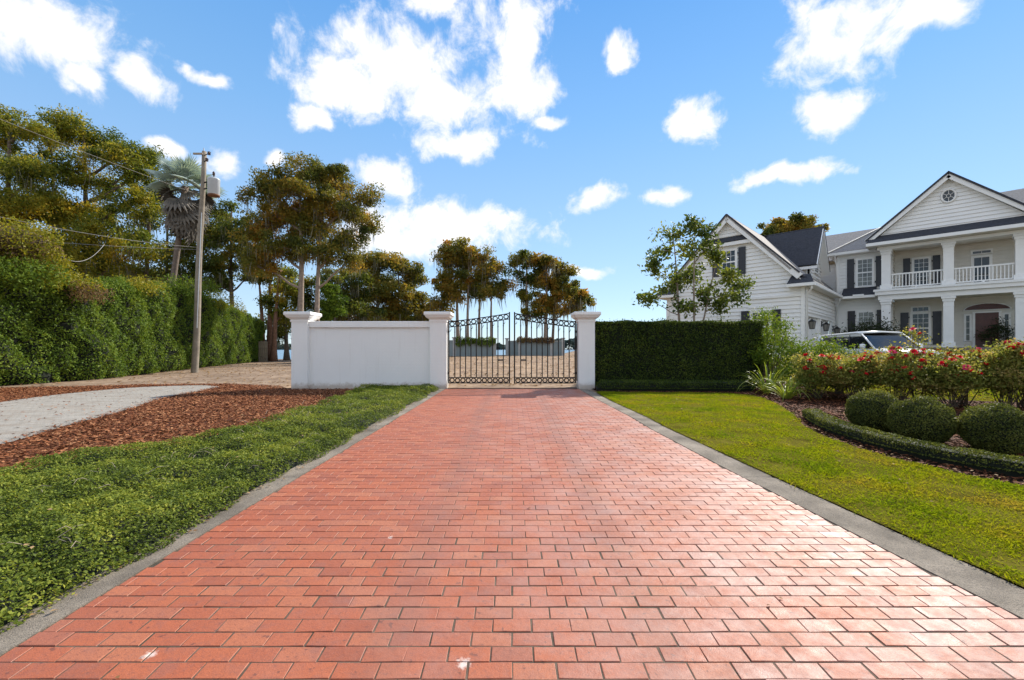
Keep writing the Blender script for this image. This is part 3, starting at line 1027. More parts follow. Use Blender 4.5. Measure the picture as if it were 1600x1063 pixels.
def gate_leaf(sgn, label):
    t = thing('gate_leaf', label, 'gate', (sgn * 2.40, 16.34, 0.17), 0, 'wrought iron gate leaves')
    # local x runs from hinge (0) to the meeting stile (2.33), mirrored by sgn
    W = 2.33

    def top(x): return 2.32 + 0.31 * (max(0, min(1, x / W))) ** 1.25

    def X(x): return -sgn * x
    yj = 0.0

    def bar(name, x0, x1, z0, z1, th=0.024):
        a, b = sorted((X(x0), X(x1)))
        return MB().box((a, b), (-th, th), (z0, z1)).build(name, 'iron', t)
    bar('stile', 0.0, 0.05, 0.0, top(0) + .03, .025)
    bar('stile', W - 0.05, W, 0.0, top(W) + .05, .025)
    bar('bottom_rail', 0.052, W - 0.052, 0.0, 0.035)
    bar('ring_rail', 0.052, W - 0.052, 0.205, 0.235)
    for nm, off in (('top_rail', 0.0), ('upper_ring_rail', -0.205)):
        m = MB()
        pts = [(X(x), 0, top(x) + off) for x in np.linspace(0.052, W - 0.052, 16)]
        for a, b in zip(pts[:-1], pts[1:]):
            m.add([(a[0], -.016, a[2] - .016), (b[0], -.016, b[2] - .016), (b[0], .016, b[2] - .016), (a[0], .016, a[2] - .016),
                   (a[0], -.016, a[2] + .016), (b[0], -.016, b[2] + .016), (b[0], .016, b[2] + .016), (a[0], .016, a[2] + .016)],
                  [(0, 3, 2, 1), (4, 5, 6, 7), (0, 1, 5, 4), (2, 3, 7, 6)])
        m.build(nm, 'iron', t)
    n = 11
    dx = (W - 0.104) / n
    ring = MB().torus((0, 0, 0), 0.078, 0.022, seg=16).build('ring', 'iron', t, True)
    rme = ring.data
    scr = MB()
    for s2 in (1,):
        pts = []
        for k in range(15):
            w = k / 14 * 4.6
            r = 0.012 + 0.010 * w
            pts.append((s2 * (0.055 - r * math.cos(w) * .9), 0, 0.05 + r * math.sin(w) + 0.01 * k))
        scr.tube(pts, 0.009, 4)
    first_s = None
    for k in range(n):
        xc = 0.052 + dx * (k + .5)
        for zc in (0.120, top(xc) - 0.1025):
            if k == 0 and zc == 0.120:
                o = ring
            else:
                o = bpy.data.objects.new('ring', rme); link(o, t)
            o.location = (X(xc), 0, zc)
        if k < n - 1:
            xb = 0.052 + dx * (k + 1)
            m = MB()
            m.box((X(xb) - .018, X(xb) + .018), (-.018, .018), (0.235, top(xb) - 0.205 - .014))
            m.build('picket', 'iron', t)
            kn = MB().lathe([(0.010, -.05), (0.022, -.02), (0.024, 0), (0.022, .02), (0.010, .05)], 8, (X(xb), 0, top(xb) - 0.42))
            kn.build('collar', 'iron', t, True)
        if k % 2 == 0:
            if first_s is None:
                o = scr.build('scroll', 'iron', t); first_s = o.data
            else:
                o = bpy.data.objects.new('scroll', first_s); link(o, t)
            o.location = (X(xc), 0, 0.24)
            o2 = bpy.data.objects.new('scroll', first_s); link(o2, t)
            o2.location = (X(xc), 0, top(xc) - 0.23); o2.rotation_euler = (0, math.pi, 0)
    a, b = sorted((X(W - 0.46), X(W - 0.24)))
    MB().box((a, b), (-.05, .03), (0.85, 0.905)).build('latch_box', 'black_trim', t, bevel=0.006)
    a, b = sorted((X(-0.05), X(-0.015)))
    MB().box((a, b), (-.02, .02), (0.1, 2.25)).build('hinge_rail', 'iron', t)
    for zz in (0.35, 1.9):
        a, b = sorted((X(-0.016), X(0.0)))
        MB().box((a, b), (-.02, .02), (zz, zz + .08)).build('hinge', 'iron', t)
    return t


gl = gate_leaf(-1, 'left leaf of the black wrought iron ring-and-picket gate')
gr = gate_leaf(1, 'right leaf of the black wrought iron ring-and-picket gate')
gl.rotation_euler = (0, 0, R(-0.8))
gr.rotation_euler = (0, 0, R(0.8))
# threshold strip
sheet('threshold', [(-2.42, 16.03), (2.45, 16.03), (2.45, 16.12), (-2.42, 16.12)], 0.012, 'concrete')


# perimeter fence far behind the gate: grey panels between pale posts
FP = [(-8.6, 46.5), (-6.35, 48.0), (-2.0, 50.5), (-0.6, 52), (0.9, 51.2), (4.7, 52.0), (6.1, 52)]
pf = thing('boundary_fence', 'far grey board fence with pale posts seen through the gate', 'fence', (0.0, 50.0, HZ(0, 50)))


def far_fence():
    def loc(p): return (p[0], p[1] - 50.0, HZ(p[0], p[1]) - HZ(0, 50))
    for i in range(len(FP) - 1):
        if i == 2: continue
        a, b = Vector(FP[i]), Vector(FP[i + 1])
        L = (b - a).length
        rail = MB().box((0, L), (-.06, .06), (1.72, 1.80)).build('panel', 'fence_post', pf)
        rail.location = loc(FP[i]); rail.rotation_euler = (0, 0, math.atan2(b.y - a.y, b.x - a.x))
        n = max(2, int(L / 0.75)); w = L / n
        me = None
        for k in range(n):
            if me is None:
                o = MB().box((0.008, w - 0.008), (-.03, .03), (-0.1, 1.718)).build('board', 'fence_grey', rail); me = o.data
            else:
                o = bpy.data.objects.new('board', me); link(o, rail)
            o.location = (k * w, 0.006 * (k % 2), 0)
    for p in FP:
        w, h = .17, 2.0
        o = MB().box((-w, w), (-w, w), (-.1, h)).build('post', 'fence_post', pf); o.location = loc(p)
        MB().box((-w - .08, w + .08), (-w - .08, w + .08), (h, h + .12)).build('cap', 'fence_post', o)


far_fence()


def creeper(name, label, p0, p1, n, mat, drop):
    t = rng.random(n)
    x = p0[0] + (p1[0] - p0[0]) * t; y = p0[1] + (p1[1] - p0[1]) * t - 0.25 + rng.normal(size=n) * 0.14
    base = np.array([HZ(a, b) for a, b in zip(x, y)])
    lump = 0.5 + 0.5 * np.sin(t * 17) * np.sin(t * 7.3 + 1)
    z = base + 1.95 + 0.25 * lump - drop * (0.35 + 0.65 * lump) * rng.random(n) ** 1.2 + 0.08 * rng.normal(size=n)
    o = leaf_obj(name, np.stack([x, y, z], 1), rng.uniform(.10, .22, n), mat)
    tag(o, label, 'creeper')


creeper('creeper', 'green creeper hanging over the far grey fence behind the left gate leaf', (-6.2, 48.1), (-1.9, 50.4), 2600, 'hedge_leaf', 1.1)
creeper('creeper', 'brown withered creeper along the far fence behind the right gate leaf', (0.6, 51.3), (5.0, 52.0), 2400, 'dry_vine', 0.7)


# ------------------------------------------------------------------ utility pole and wires
def build_pole():
    Y = 27.2
    base = Vector(((304 - 800) / F * Y, Y, 0)); top = AT(319, 237, Y)
    t = thing('utility_pole', 'tall leaning wooden utility pole in front of the left hedge', 'utility pole', base)
    d = top - base
    n = 10
    MB().tube([Vector((0, 0, -.3))] + [d * (k / n) + Vector((0.03 * math.sin(k * .9), 0, 0)) for k in range(0, n + 1)],
              [0.205] + [0.20 - 0.075 * k / n for k in range(0, n + 1)], 12).build('shaft', 'pole_wood', t, True)
    at = lambda f: d * f
    q = at(0.985)
    arm = MB().box((-.55, 0.05), (-.20, -.12), (-.05, .05)); o = arm.build('bracket', 'weathered_wood', t); o.location = q
    MB().tube([q + Vector((0, -.02, 0)), q + Vector((0, -.02, .42))], [.05, .02], 8).build('pole_cap_pin', 'transformer_paint', t)
    for dx, dz in ((.30, .02), (.16, -.38)):
        m = MB().tube([q + Vector((.1, -.1, dz - .1)), q + Vector((dx + .1, -.15, dz))], .03, 6)
        o = m.build('insulator_arm', 'iron', t)
        MB().lathe([(.03, -.10), (.09, -.08), (.05, -.04), (.10, -.02), (.05, .03), (.11, .06), (.04, .12)], 10,
                   tuple(q + Vector((dx + .12, -.15, dz)))).build('insulator', 'porcelain', o, True)
    # transformer can
    c = AT(334, 306, Y - .25) - base
    can = MB().lathe([(.28, 0.02), (.33, .06), (.335, .95), (.35, .97), (.35, 1.01), (.28, 1.08), (.10, 1.12)], 20, tuple(c)).build('transformer', 'transformer_paint', t, True)
    MB().lathe([(.26, -.05), (.325, -.02), (.33, .055)], 20, tuple(c)).build('transformer_base', 'rust', can, True)
    MB().lathe([(.035, 1.1), (.035, 1.25), (.085, 1.27), (.05, 1.32), (.085, 1.34), (.05, 1.39), (.085, 1.41), (.03, 1.5)], 10, tuple(c)).build('bushing', 'porcelain', can, True)
    pm = at((c.z + .5) / d.z)
    MB().tube([pm, Vector((c.x, c.y, c.z + .5))], .05, 6).build('transformer_bracket', 'iron', t)
    pm = at((c.z + .9) / d.z)
    MB().tube([pm, Vector((c.x, c.y, c.z + .9))], .05, 6).build('transformer_bracket', 'iron', t)
    MB().tube([at(.2) + Vector((.14, -.16, 0)), at(.72) + Vector((.10, -.13, 0))], .022, 6).build('conduit', 'transformer_paint', t)

    def wire(name, label, a, b, sag, r=0.016, n=24):
        a, b = Vector(a), Vector(b)
        pts = [a.lerp(b, k / n) - Vector((0, 0, sag * 4 * (k / n) * (1 - k / n))) for k in range(n + 1)]
        o = MB().tube(pts, r, 5).build(name, 'cable', None, True)
        tag(o, label, 'cable', 'overhead cables')
    p1 = base + at(.80)
    wire('overhead_cable', 'thin overhead cable sloping up left past the silver palm', p1, (-25.5, 8.5, 12.6), 0.35, 0.010)
    p2 = base + at(.565)
    wire('overhead_cable', 'upper of the low cables strung left across the hedge top', p2, (-27, 12, 8.6), 0.75, 0.013)
    wire('overhead_cable', 'lower of the low cables strung left across the hedge top', p2 + Vector((0, 0, -.12)), (-28, 14, 6.4), 0.35, 0.010)
    a = AT(163, 382, 22.0); b = AT(92, 398, 19.0)
    wire('overhead_cable', 'short slack cable loop hanging below the low cables', a, b, 0.55, 0.011)


build_pole()
wf = thing('wooden_fence', 'short weathered plank fence at the far end of the tall hedge', 'fence', (*AT(404, 563, 49.5).xy, 0))
me = None
for k in range(5):
    o = MB().box((0.01, .17), (-.02, .02), (0, 2.3 + .05 * (k % 2))).build('plank', 'weathered_wood', wf)
    o.location = (k * .18, 0.05 * k, 0)
MB().box((0, .9), (.03, .08), (.5, .6)).build('rail', 'weathered_wood', wf)


# ------------------------------------------------------------------ vegetation builders
def tree(name, label, Y, trunks, blobs, leafmat, bark='bark', group=None, leaf=None, per=70, clump=0.55, moss=0, flat=0.72,
         density=1.0, trunk_r=0.28, width=0.45, gap=0.0, cat='tree', ground=None):
    """trunks: (base px, top px, top py); blobs: (px, py, rx, ry) picture sizes at distance Y, turned into real lumps of crown"""
    k = Y / F
    bx = (trunks[0][0] - 800) * k
    gz = HZ(bx, Y) if ground is None else ground
    root = thing(name, label, cat, (bx, Y, gz), 0, group)
    org = Vector((bx, Y, gz))
    wood = MB()
    paths = []
    for i, (b, tx, ty) in enumerate(trunks):
        y0 = Y + (0 if i == 0 else random.uniform(-1.5, 1.5))
        p0 = Vector(((b - 800) / F * y0, y0, HZ((b - 800) / F * y0, y0) - .1)) - org
        p1 = AT(tx, ty, y0) - org
        n = 9
        ph = random.uniform(0, 6)
        pts = []
        for q in range(n + 1):
            f = q / n
            w = p1.z * .012
            pts.append(p0.lerp(p1, f) + Vector((w * math.sin(f * 5 + ph), w * math.cos(f * 4 + ph), 0)) * (f * (1.4 - f)))
        tr = trunk_r * (1.0 if i == 0 else .8)
        wood.tube(pts, [tr * (1.55 if q == 0 else 1.15 if q == 1 else 1) * (1 - .78 * (q / n)) for q in range(n + 1)], 8)
        paths.append(pts)
    C, mossP = [], []
    L = leaf or (0.0058 * Y)
    for (px, py, rx, ry) in blobs:
        cy = Y + random.uniform(-.5, .5) * rx * k
        c = AT(px, py, cy) - org
        ra, rb, rc = rx * k, rx * k * .85, ry * k
        # limb from the nearest trunk
        best = min(paths, key=lambda P: min((p - c).length for p in P))
        hd = min((Vector((p.x - c.x, p.y - c.y, 0))).length for p in best)
        zt = c.z - max(.4 * rc, .55 * hd)
        st = min(best, key=lambda p: abs(p.z - zt))
        r0 = trunk_r * (.30 + .15 * min(1, ra / 3))
        mid = st.lerp(c, .5) + Vector((random.uniform(-.3, .3), random.uniform(-.3, .3), random.uniform(-.1, .5))) * (ra * .25)
        wood.tube([st, st.lerp(mid, .5) + Vector((0, 0, -.05 * hd)), mid, mid.lerp(c, .6), c], [r0, r0 * .8, r0 * .62, r0 * .45, r0 * .3], 5, False)
        ncl = max(6, int(density * 3.2 * (ra * rc + ra * rb * .4) / (clump ** 2) * .55))
        u = unit(rng.normal(size=(ncl, 3)))
        rad = rng.random(ncl) ** (1 / 2.4)
        cen = np.array(c)[None] + u * rad[:, None] * np.array([ra, rb, rc])[None]
        for q in range(0, ncl, 2):
            e = Vector(cen[q])
            m2 = c.lerp(e, .5) + Vector((0, 0, random.uniform(-.12, .2) * rc))
            wood.tube([c.lerp(st, random.uniform(0, .35)), m2, e], [r0 * .28, r0 * .17, .012], 4, False)
        cs = clump * rng.uniform(.55, 1.35, ncl)
        for q in range(ncl):
            n = int((3.6 if leaf is None else 2.7) * per * rng.uniform(.5, 1.4))
            g = np.clip(rng.normal(size=(n, 3)), -1.7, 1.7) * np.array([1, 1, flat]) * cs[q] * .66
            C.append(np.concatenate([cen[q] + g, np.full((n, 1), rng.normal(.47, .22))], 1))
            if moss and u[q, 2] < -.05 and rng.random() < moss:
                nn = 13
                mossP.append(cen[q] + rng.normal(size=(nn, 3)) * np.array([cs[q] * .5, cs[q] * .5, .15]))
    C = np.concatenate(C)
    tint = np.clip(C[:, 3] + rng.normal(size=len(C)) * .17, 0, 1)
    leaf_obj('crown', C[:, :3], L * rng.uniform(.6, 1.35, len(C)), leafmat, root, width, None, 0, tint)
    wood.build('trunk', bark, root, True)
    if mossP:
        P = np.concatenate(mossP)
        strand_obj('hanging_moss', P, rng.uniform(.4, 1.7, len(P)) * (k * 16), rng.uniform(.03, .075, len(P)) * (k * 16), 'spanish_moss', root)['kind'] = 'stuff'
    return root


TB = 'tall cypresses behind the left hedge'
tree('cypress_tree', 'dark leafy backdrop tree low behind the hedge at far left', 56, [(60, 62, 400), (190, 195, 420)],
     [(20, 400, 44, 22), (75, 420, 44, 20), (40, 445, 50, 18), (120, 440, 44, 18), (170, 430, 40, 18), (215, 448, 40, 16), (255, 440, 34, 16), (300, 450, 40, 14), (150, 395, 34, 16), (10, 345, 36, 20), (100, 350, 30, 16)],
     'cypress_olive', 'bark', TB, moss=.4, trunk_r=.34, clump=.8, per=44)
tree('cypress_tree', 'golden green cypress at the far left edge of the picture', 41, [(20, 15, 180)],
     [(5, 195, 40, 24), (35, 205, 30, 16), (18, 262, 46, 22), (-15, 240, 40, 30), (55, 268, 34, 16), (25, 318, 62, 24), (75, 335, 40, 20), (-5, 370, 60, 28), (50, 385, 50, 22)],
     'cypress_gold', 'bark', TB, moss=.25, trunk_r=.42, clump=.75, per=62, density=1.25)
tree('cypress_tree', 'broad golden cypress whose crown the thin sloping cable crosses', 45, [(134, 128, 190), (90, 78, 240)],
     [(112, 200, 40, 18), (70, 215, 26, 20), (150, 222, 44, 18), (185, 245, 44, 20), (215, 275, 34, 22), (95, 262, 36, 20), (150, 285, 40, 20), (205, 318, 40, 22), (120, 330, 50, 20),
      (165, 365, 54, 20), (90, 385, 44, 20), (140, 412, 56, 18), (215, 392, 44, 16), (60, 300, 30, 18), (235, 250, 18, 10)],
     'cypress_gold', 'bark', TB, moss=.3, trunk_r=.42, clump=.75, per=60, density=1.25)
tree('cypress_tree', 'shaggy dark cypress standing directly behind the silver palm', 50, [(228, 236, 250), (262, 258, 310)],
     [(232, 252, 24, 14), (250, 300, 24, 18), (236, 345, 34, 20), (270, 395, 40, 18), (300, 380, 30, 20), (215, 425, 40, 14), (290, 425, 44, 14), (325, 355, 24, 18), (262, 455, 44, 12)],
     'cypress_olive', 'bark', TB, moss=.8, trunk_r=.35, clump=.75, per=50)
tree('cypress_tree', 'dark green tree filling the gap right of the utility pole', 52, [(366, 360, 320)],
     [(352, 335, 26, 18), (372, 360, 34, 22), (340, 372, 28, 22), (385, 395, 34, 20), (350, 415, 38, 20), (335, 440, 26, 14), (395, 430, 26, 18)],
     'cypress_olive', 'bark', TB, moss=.5, trunk_r=.34, clump=.75, per=58)
tree('cypress_tree', 'large round-headed rust and olive cypress with pale trunks behind the white wall', 40, [(468, 470, 300), (495, 500, 300)],
     [(488, 268, 44, 14), (450, 285, 44, 20), (525, 285, 44, 18), (405, 300, 30, 18), (568, 305, 22, 14), (480, 312, 60, 22), (545, 330, 40, 22), (425, 335, 46, 24), (575, 350, 16, 14),
      (490, 355, 60, 24), (545, 375, 32, 16), (415, 378, 42, 20), (470, 392, 56, 18), (520, 398, 34, 14), (400, 415, 34, 16), (545, 410, 20, 10)],
     'cypress_rust', 'pale_bark', 'cypresses behind wall and gate', moss=.75, trunk_r=.36, clump=.66, per=70, density=1.15)
tree('cypress_tree', 'small bare-stemmed tree with reddish trunk at the end of the hedge', 53, [(420, 424, 420), (427, 436, 425), (412, 405, 430)],
     [(405, 432, 22, 12), (440, 425, 24, 12), (432, 470, 26, 16), (452, 452, 20, 14), (445, 490, 22, 12)],
     'cypress_gold', 'red_bark', 'cypresses behind wall and gate', moss=.3, trunk_r=.42, clump=.7, per=45)
tree('cypress_tree', 'low dark mossy tree left of the wall under the big crown', 57, [(448, 446, 440), (520, 528, 440)],
     [(455, 450, 26, 22), (480, 472, 30, 16), (528, 440, 30, 18), (545, 465, 34, 20), (520, 482, 34, 14), (560, 440, 22, 16), (430, 500, 30, 18), (500, 445, 24, 16), (575, 485, 30, 12), (440, 520, 20, 10)],
     'cypress_olive', 'bark', 'cypresses behind wall and gate', moss=.9, trunk_r=.3, clump=.85, per=50)
tree('cypress_tree', 'rust orange flat-topped cypress clump above the middle of the white wall', 63, [(590, 592, 410), (622, 622, 415), (650, 648, 425)],
     [(550, 470, 24, 16), (545, 498, 30, 10), (600, 502, 40, 8), (655, 500, 34, 9), (670, 478, 14, 12), (575, 412, 24, 12), (600, 408, 28, 12), (632, 418, 30, 14), (590, 436, 36, 16), (640, 442, 30, 16), (610, 460, 44, 14), (655, 465, 16, 12), (575, 465, 28, 14), (630, 484, 40, 10), (585, 490, 30, 8), (555, 425, 16, 12)],
     'cypress_rust', 'bark', 'cypresses behind wall and gate', moss=.35, trunk_r=.32, clump=.85, per=62)
tree('cypress_tree', 'tall mossy cypress cluster above the left gate pillar', 60, [(716, 714, 400), (731, 732, 390), (748, 752, 400), (768, 768, 430)],
     [(722, 388, 30, 12), (700, 402, 22, 14), (748, 400, 26, 12), (765, 420, 24, 14), (725, 414, 34, 14), (695, 435, 24, 16), (745, 436, 38, 14), (785, 445, 18, 14), (715, 455, 36, 12), (765, 460, 28, 10), (690, 470, 20, 12), (680, 488, 24, 8)],
     'cypress_rust', 'pale_bark', 'cypresses behind wall and gate', moss=.95, trunk_r=.3, clump=.75, per=56)
tree('cypress_tree', 'slim mossy cypress rising behind the centre of the gate', 61, [(822, 823, 400)],
     [(818, 402, 24, 9), (806, 420, 14, 10), (836, 412, 18, 10), (824, 436, 16, 12), (818, 462, 18, 10), (830, 488, 14, 8)],
     'cypress_olive', 'pale_bark', 'cypresses behind wall and gate', moss=.9, trunk_r=.26, clump=.65, per=50)
tree('cypress_tree', 'rightmost rust brown cypress with level boughs above the gate', 61, [(852, 854, 405), (862, 868, 430)],
     [(856, 406, 26, 9), (872, 422, 26, 12), (846, 430, 18, 12), (868, 446, 34, 12), (890, 462, 32, 9), (912, 470, 16, 6), (855, 466, 26, 10), (882, 482, 30, 8), (840, 482, 14, 8)],
     'cypress_rust', 'pale_bark', 'cypresses behind wall and gate', moss=.5, trunk_r=.32, clump=.65, per=58)
tree('cypress_tree', 'orange tree top showing above the garage roof', 72, [(1232, 1232, 350)],
     [(1215, 352, 24, 9), (1245, 350, 26, 10), (1232, 362, 40, 10), (1275, 358, 16, 6), (1200, 364, 16, 8)],
     'cypress_rust', 'bark', None, moss=.2, trunk_r=.4, clump=.7, per=60)
tree('broadleaf_shrub', 'green leafy shrub between the pale cypress trunks', 46, [(512, 513, 470)],
     [(514, 452, 12, 12), (520, 476, 16, 20), (510, 490, 14, 14)], 'hedge_leaf', 'bark', None, clump=.5, per=60, trunk_r=.12, cat='shrub')
tree('garden_tree', 'slender loose-leaved young tree in front of the garage gable', 21.5, [(1068, 1052, 372), (1084, 1086, 360), (1078, 1120, 410)],
     [(1050, 366, 18, 14), (1078, 352, 14, 10), (1100, 362, 16, 12), (1032, 392, 18, 12), (1066, 392, 24, 14), (1108, 386, 13, 12), (1022, 418, 13, 10), (1054, 424, 28, 16), (1082, 430, 22, 16),
      (1120, 404, 10, 14), (1048, 452, 26, 14), (1094, 458, 24, 14), (1012, 468, 18, 6), (1138, 430, 12, 9), (1158, 448, 18, 7), (1138, 464, 24, 9), (1120, 478, 22, 10), (1066, 476, 20, 10)],
     'tree_leaf', 'pale_bark', None, leaf=.19, clump=.34, per=24, trunk_r=.085, flat=.8, width=.5, density=.62)


def palm():
    Y = 40
    c = AT(290, 292, Y)
    bx = (267 - 800) / F * Y
    t = thing('fan_palm', 'tall silver blue fan palm with shaggy dead skirt beside the utility pole', 'palm', (bx, Y, 0))
    top = c - Vector((bx, Y, 0))
    pts = [Vector((0, 0, -.1)), Vector((0.0, 0, top.z * .4)), top * .75, top]
    MB().tube([Vector((0, 0, -.1)), Vector((.05, 0, top.z * .4)), Vector((top.x * .6, 0, top.z * .75)), top], [.34, .24, .24, .28], 10).build('trunk', 'bark', t, True)

    def frond(n, rad, fold, droop):
        """stalk along +x, then a pleated fan with split tips"""
        V = [(0, -.03, 0), (0, .03, 0), (.95, .025, .05), (.95, -.025, .05)]
        Fc = [(0, 1, 2, 3)]
        for k in range(n):
            a0 = R(-118) + R(236) * k / n; a1 = R(-118) + R(236) * (k + 1) / n; am = (a0 + a1) / 2
            r1 = rad * .62; rt = rad * random.uniform(.88, 1.05)
            b = len(V)
            o = (.95, 0, .05)

            def pt(a, r, z): return (o[0] + r * math.cos(a), o[1] + r * math.sin(a) * .93, o[2] + z - droop * r * r * .25)
            V += [o, pt(a0, r1, -.03), pt(am, r1 * .8, .05 * fold), pt(am, rt, -.06), pt(a1, r1, -.03)]
            Fc += [(b, b + 1, b + 3, b + 2), (b, b + 2, b + 3, b + 4)]
        return V, Fc
    live = []
    for q in range(3):
        V, Fc = frond(20, 1.25, 1.2, .3 + .2 * q)
        me = bpy.data.meshes.new('frond'); me.from_pydata(V, [], Fc)
        at = me.attributes.new('tint', 'FLOAT', 'POINT'); at.data.foreach_set('value', [random.uniform(.2, .9)] * len(V))
        me.materials.append(MATS['silver_frond']); live.append(me)
    dead = []
    for q in range(2):
        V, Fc = frond(14, 1.1, 1.6, 1.4)
        me = bpy.data.meshes.new('dead_frond'); me.from_pydata(V, [], Fc)
        me.materials.append(MATS['dead_frond']); dead.append(me)
    for k in range(22):
        az = k * 2.39996
        el = R(82 - 100 * (k / 21) ** .9)
        o = bpy.data.objects.new('frond', live[k % 3]); link(o, t)
        o.location = top + Vector((.15 * math.cos(az), .15 * math.sin(az), .1))
        o.rotation_euler = (random.uniform(-.5, .5), -el, az)
        o.scale = [random.uniform(1.15, 1.5)] * 3
    for k in range(30):
        az = k * 2.39996 + .7
        el = R(-22 - 56 * (k / 29))
        o = bpy.data.objects.new('dead_frond', dead[k % 2]); link(o, t)
        o.location = top + Vector((.15 * math.cos(az), .15 * math.sin(az), -.2 - 2.4 * (k / 29)))
        o.rotation_euler = (random.uniform(-.7, .7), -el, az)
        o.scale = [random.uniform(1.1, 1.55)] * 3


palm()


# ------------------------------------------------------------------ hedges
def tall_hedge():
    t = thing('tall_hedge', 'tall dark green vine-topped hedge running back along the left track', 'hedge', (-19.6, 16, 0))
    org = np.array([-19.6, 16, 0.0])
    path = np.array(smooth_poly([(-19.2, 4), (-19.6, 10), (-20.0, 16.5), (-19.9, 21.5), (-22.2, 28.5), (-25.6, 39), (-30.0, 53)], 10))
    seg = np.linalg.norm(np.diff(path, axis=0), axis=1); S = np.concatenate([[0], np.cumsum(seg)]); LT = S[-1]

    def P(s): return np.stack([np.interp(s, S, path[:, 0]), np.interp(s, S, path[:, 1])], 1)

    def Nn(s):
        a, b = P(np.clip(s - .3, 0, LT)), P(np.clip(s + .3, 0, LT)); d = b - a
        return unit(np.stack([d[:, 1], -d[:, 0]], 1))

    def top(s):
        y = P(s)[:, 1]
        return np.interp(y, [4, 14, 17, 19, 22, 26, 30, 40, 53], [6.2, 6.1, 5.6, 4.7, 4.7, 5.2, 5.9, 5.6, 4.6]) + .16 * np.sin(s * 1.9) * np.sin(s * .83 + 1)

    def bulge(s, z):
        return (.30 * np.sin(s * 1.15 + .6 * np.sin(z)) * np.sin(z * 1.1 + s * .4) + .16 * np.sin(s * 3.1 + z * 1.3) * np.sin(z * 2.7 + 1) +
                .10 * np.sin(s * 6.3 + 2 * np.sin(z * 3)) * np.sin(z * 5.1)) - .35 * np.exp(-z / .35)
    # solid core
    ns, nz = 130, 16
    V, Fc = [], []
    sv_ = np.linspace(0, LT, ns)
    tp, nn, pp = top(sv_), Nn(sv_), P(sv_)
    for i in range(ns):
        for j in range(nz):
            z = -.05 + (tp[i] - .2) * j / (nz - 1)
            dpt = bulge(sv_[i:i + 1], np.array([z]))[0] - .28
            q = pp[i] + nn[i] * dpt
            V.append((q[0] - org[0], q[1] - org[1], z))
        q = pp[i] - nn[i] * 2.2
        V.append((q[0] - org[0], q[1] - org[1], tp[i] - .3))
        V.append((q[0] - org[0], q[1] - org[1], -.05))
    w = nz + 2
    for i in range(ns - 1):
        for j in range(w - 1):
            Fc.append((i * w + j, (i + 1) * w + j, (i + 1) * w + j + 1, i * w + j + 1))
    e = (ns - 1) * w
    Fc.append(tuple(e + j for j in range(w)))
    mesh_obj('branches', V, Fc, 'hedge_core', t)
    # leaves over face and top
    n = 150000
    s = LT * rng.random(n)
    y = P(s)[:, 1]
    keep = rng.random(n) < np.interp(y, [4, 8, 12, 16, 24, 35, 53], [.15, .3, .8, 1, .85, .6, .5])
    s = s[keep]; n = len(s)
    f = rng.random(n) ** .9
    z = f * (top(s) + .1)
    dpt = bulge(s, z) - .17 * rng.random(n) ** 2 + .05 * rng.normal(size=n)
    # rounded shoulder
    dpt -= .5 * np.clip((f - .9) / .1, 0, 1) ** 2
    pp, nn = P(s), Nn(s)
    q = pp + nn * dpt[:, None]
    C = np.concatenate([q, z[:, None]], 1) - org
    nrm = np.concatenate([nn, np.full((n, 1), .35)], 1)
    yy = q[:, 1]
    hole = np.sin(s * 2.2 + np.sin(z * 2)) * np.sin(z * 2.6 + s * .7) < -.90
    C = C[~hole]; nrm = nrm[~hole]; yy = yy[~hole]
    leaf_obj('foliage', C, rng.uniform(.065, .13, len(C)) * (1 + .012 * (yy - 16)), 'hedge_leaf', t, .55, nrm, .45)
    n = 20000
    s = LT * rng.random(n); dpt = -2.2 * rng.random(n)
    q = P(s) + Nn(s) * dpt[:, None]
    z = top(s) + .12 * rng.normal(size=n) - .15
    leaf_obj('top_foliage', np.concatenate([q, z[:, None]], 1) - org, rng.uniform(.08, .15, n), 'hedge_leaf', t, .55, np.tile([[.2, 0, 1.]], (n, 1)), .5)
    # vines heaped on top: (px, py, rx, ry, Y, mat)
    for (px, py, rx, ry, Y, mt, n) in [(20, 378, 62, 30, 17.5, 'dry_vine', 3000), (40, 366, 50, 26, 17.3, 'vine_leaf', 3000), (85, 410, 26, 26, 18, 'vine_leaf', 1600), (30, 420, 60, 22, 17.0, 'hedge_leaf', 3000), (120, 438, 36, 12, 19.5, 'vine_leaf', 900),
                                       (135, 452, 30, 14, 19.5, 'dry_vine', 900), (215, 442, 40, 13, 24.5, 'vine_leaf', 1500), (175, 440, 22, 12, 23, 'hedge_leaf', 900), (280, 440, 30, 14, 29, 'hedge_leaf', 900),
                                       (345, 466, 26, 14, 36, 'vine_leaf', 700), (372, 480, 14, 12, 43, 'vine_leaf', 400), (325, 445, 20, 12, 33, 'hedge_leaf', 700)]:
        k = Y / F
        c = np.array(AT(px, py, Y)) - org
        u = unit(rng.normal(size=(n, 3))); r = rng.random(n) ** (1 / 2.5)
        C = c + u * r[:, None] * np.array([rx * k, rx * k * .9, ry * k])
        C += .10 * np.sin(C[:, [1, 2, 0]] * 5)
        C[:, 2] -= .25 * ry * k * rng.random(n) ** 2 * 4
        leaf_obj('vine', C, rng.uniform(.07, .14, n) * (1 + .012 * (Y - 16)), mt, t, .5)
        # dark tangle inside each heap
        if px != 20: continue
        m = MB()
        nu, nv = 10, 7
        for j in range(nv):
            for i in range(nu):
                a = 2 * math.pi * i / nu; b = math.pi * (j + .5) / nv
                m.v.append((c[0] + .72 * rx * k * math.cos(a) * math.sin(b), c[1] + .65 * rx * k * math.sin(a) * math.sin(b), c[2] + .72 * ry * k * math.cos(b)))
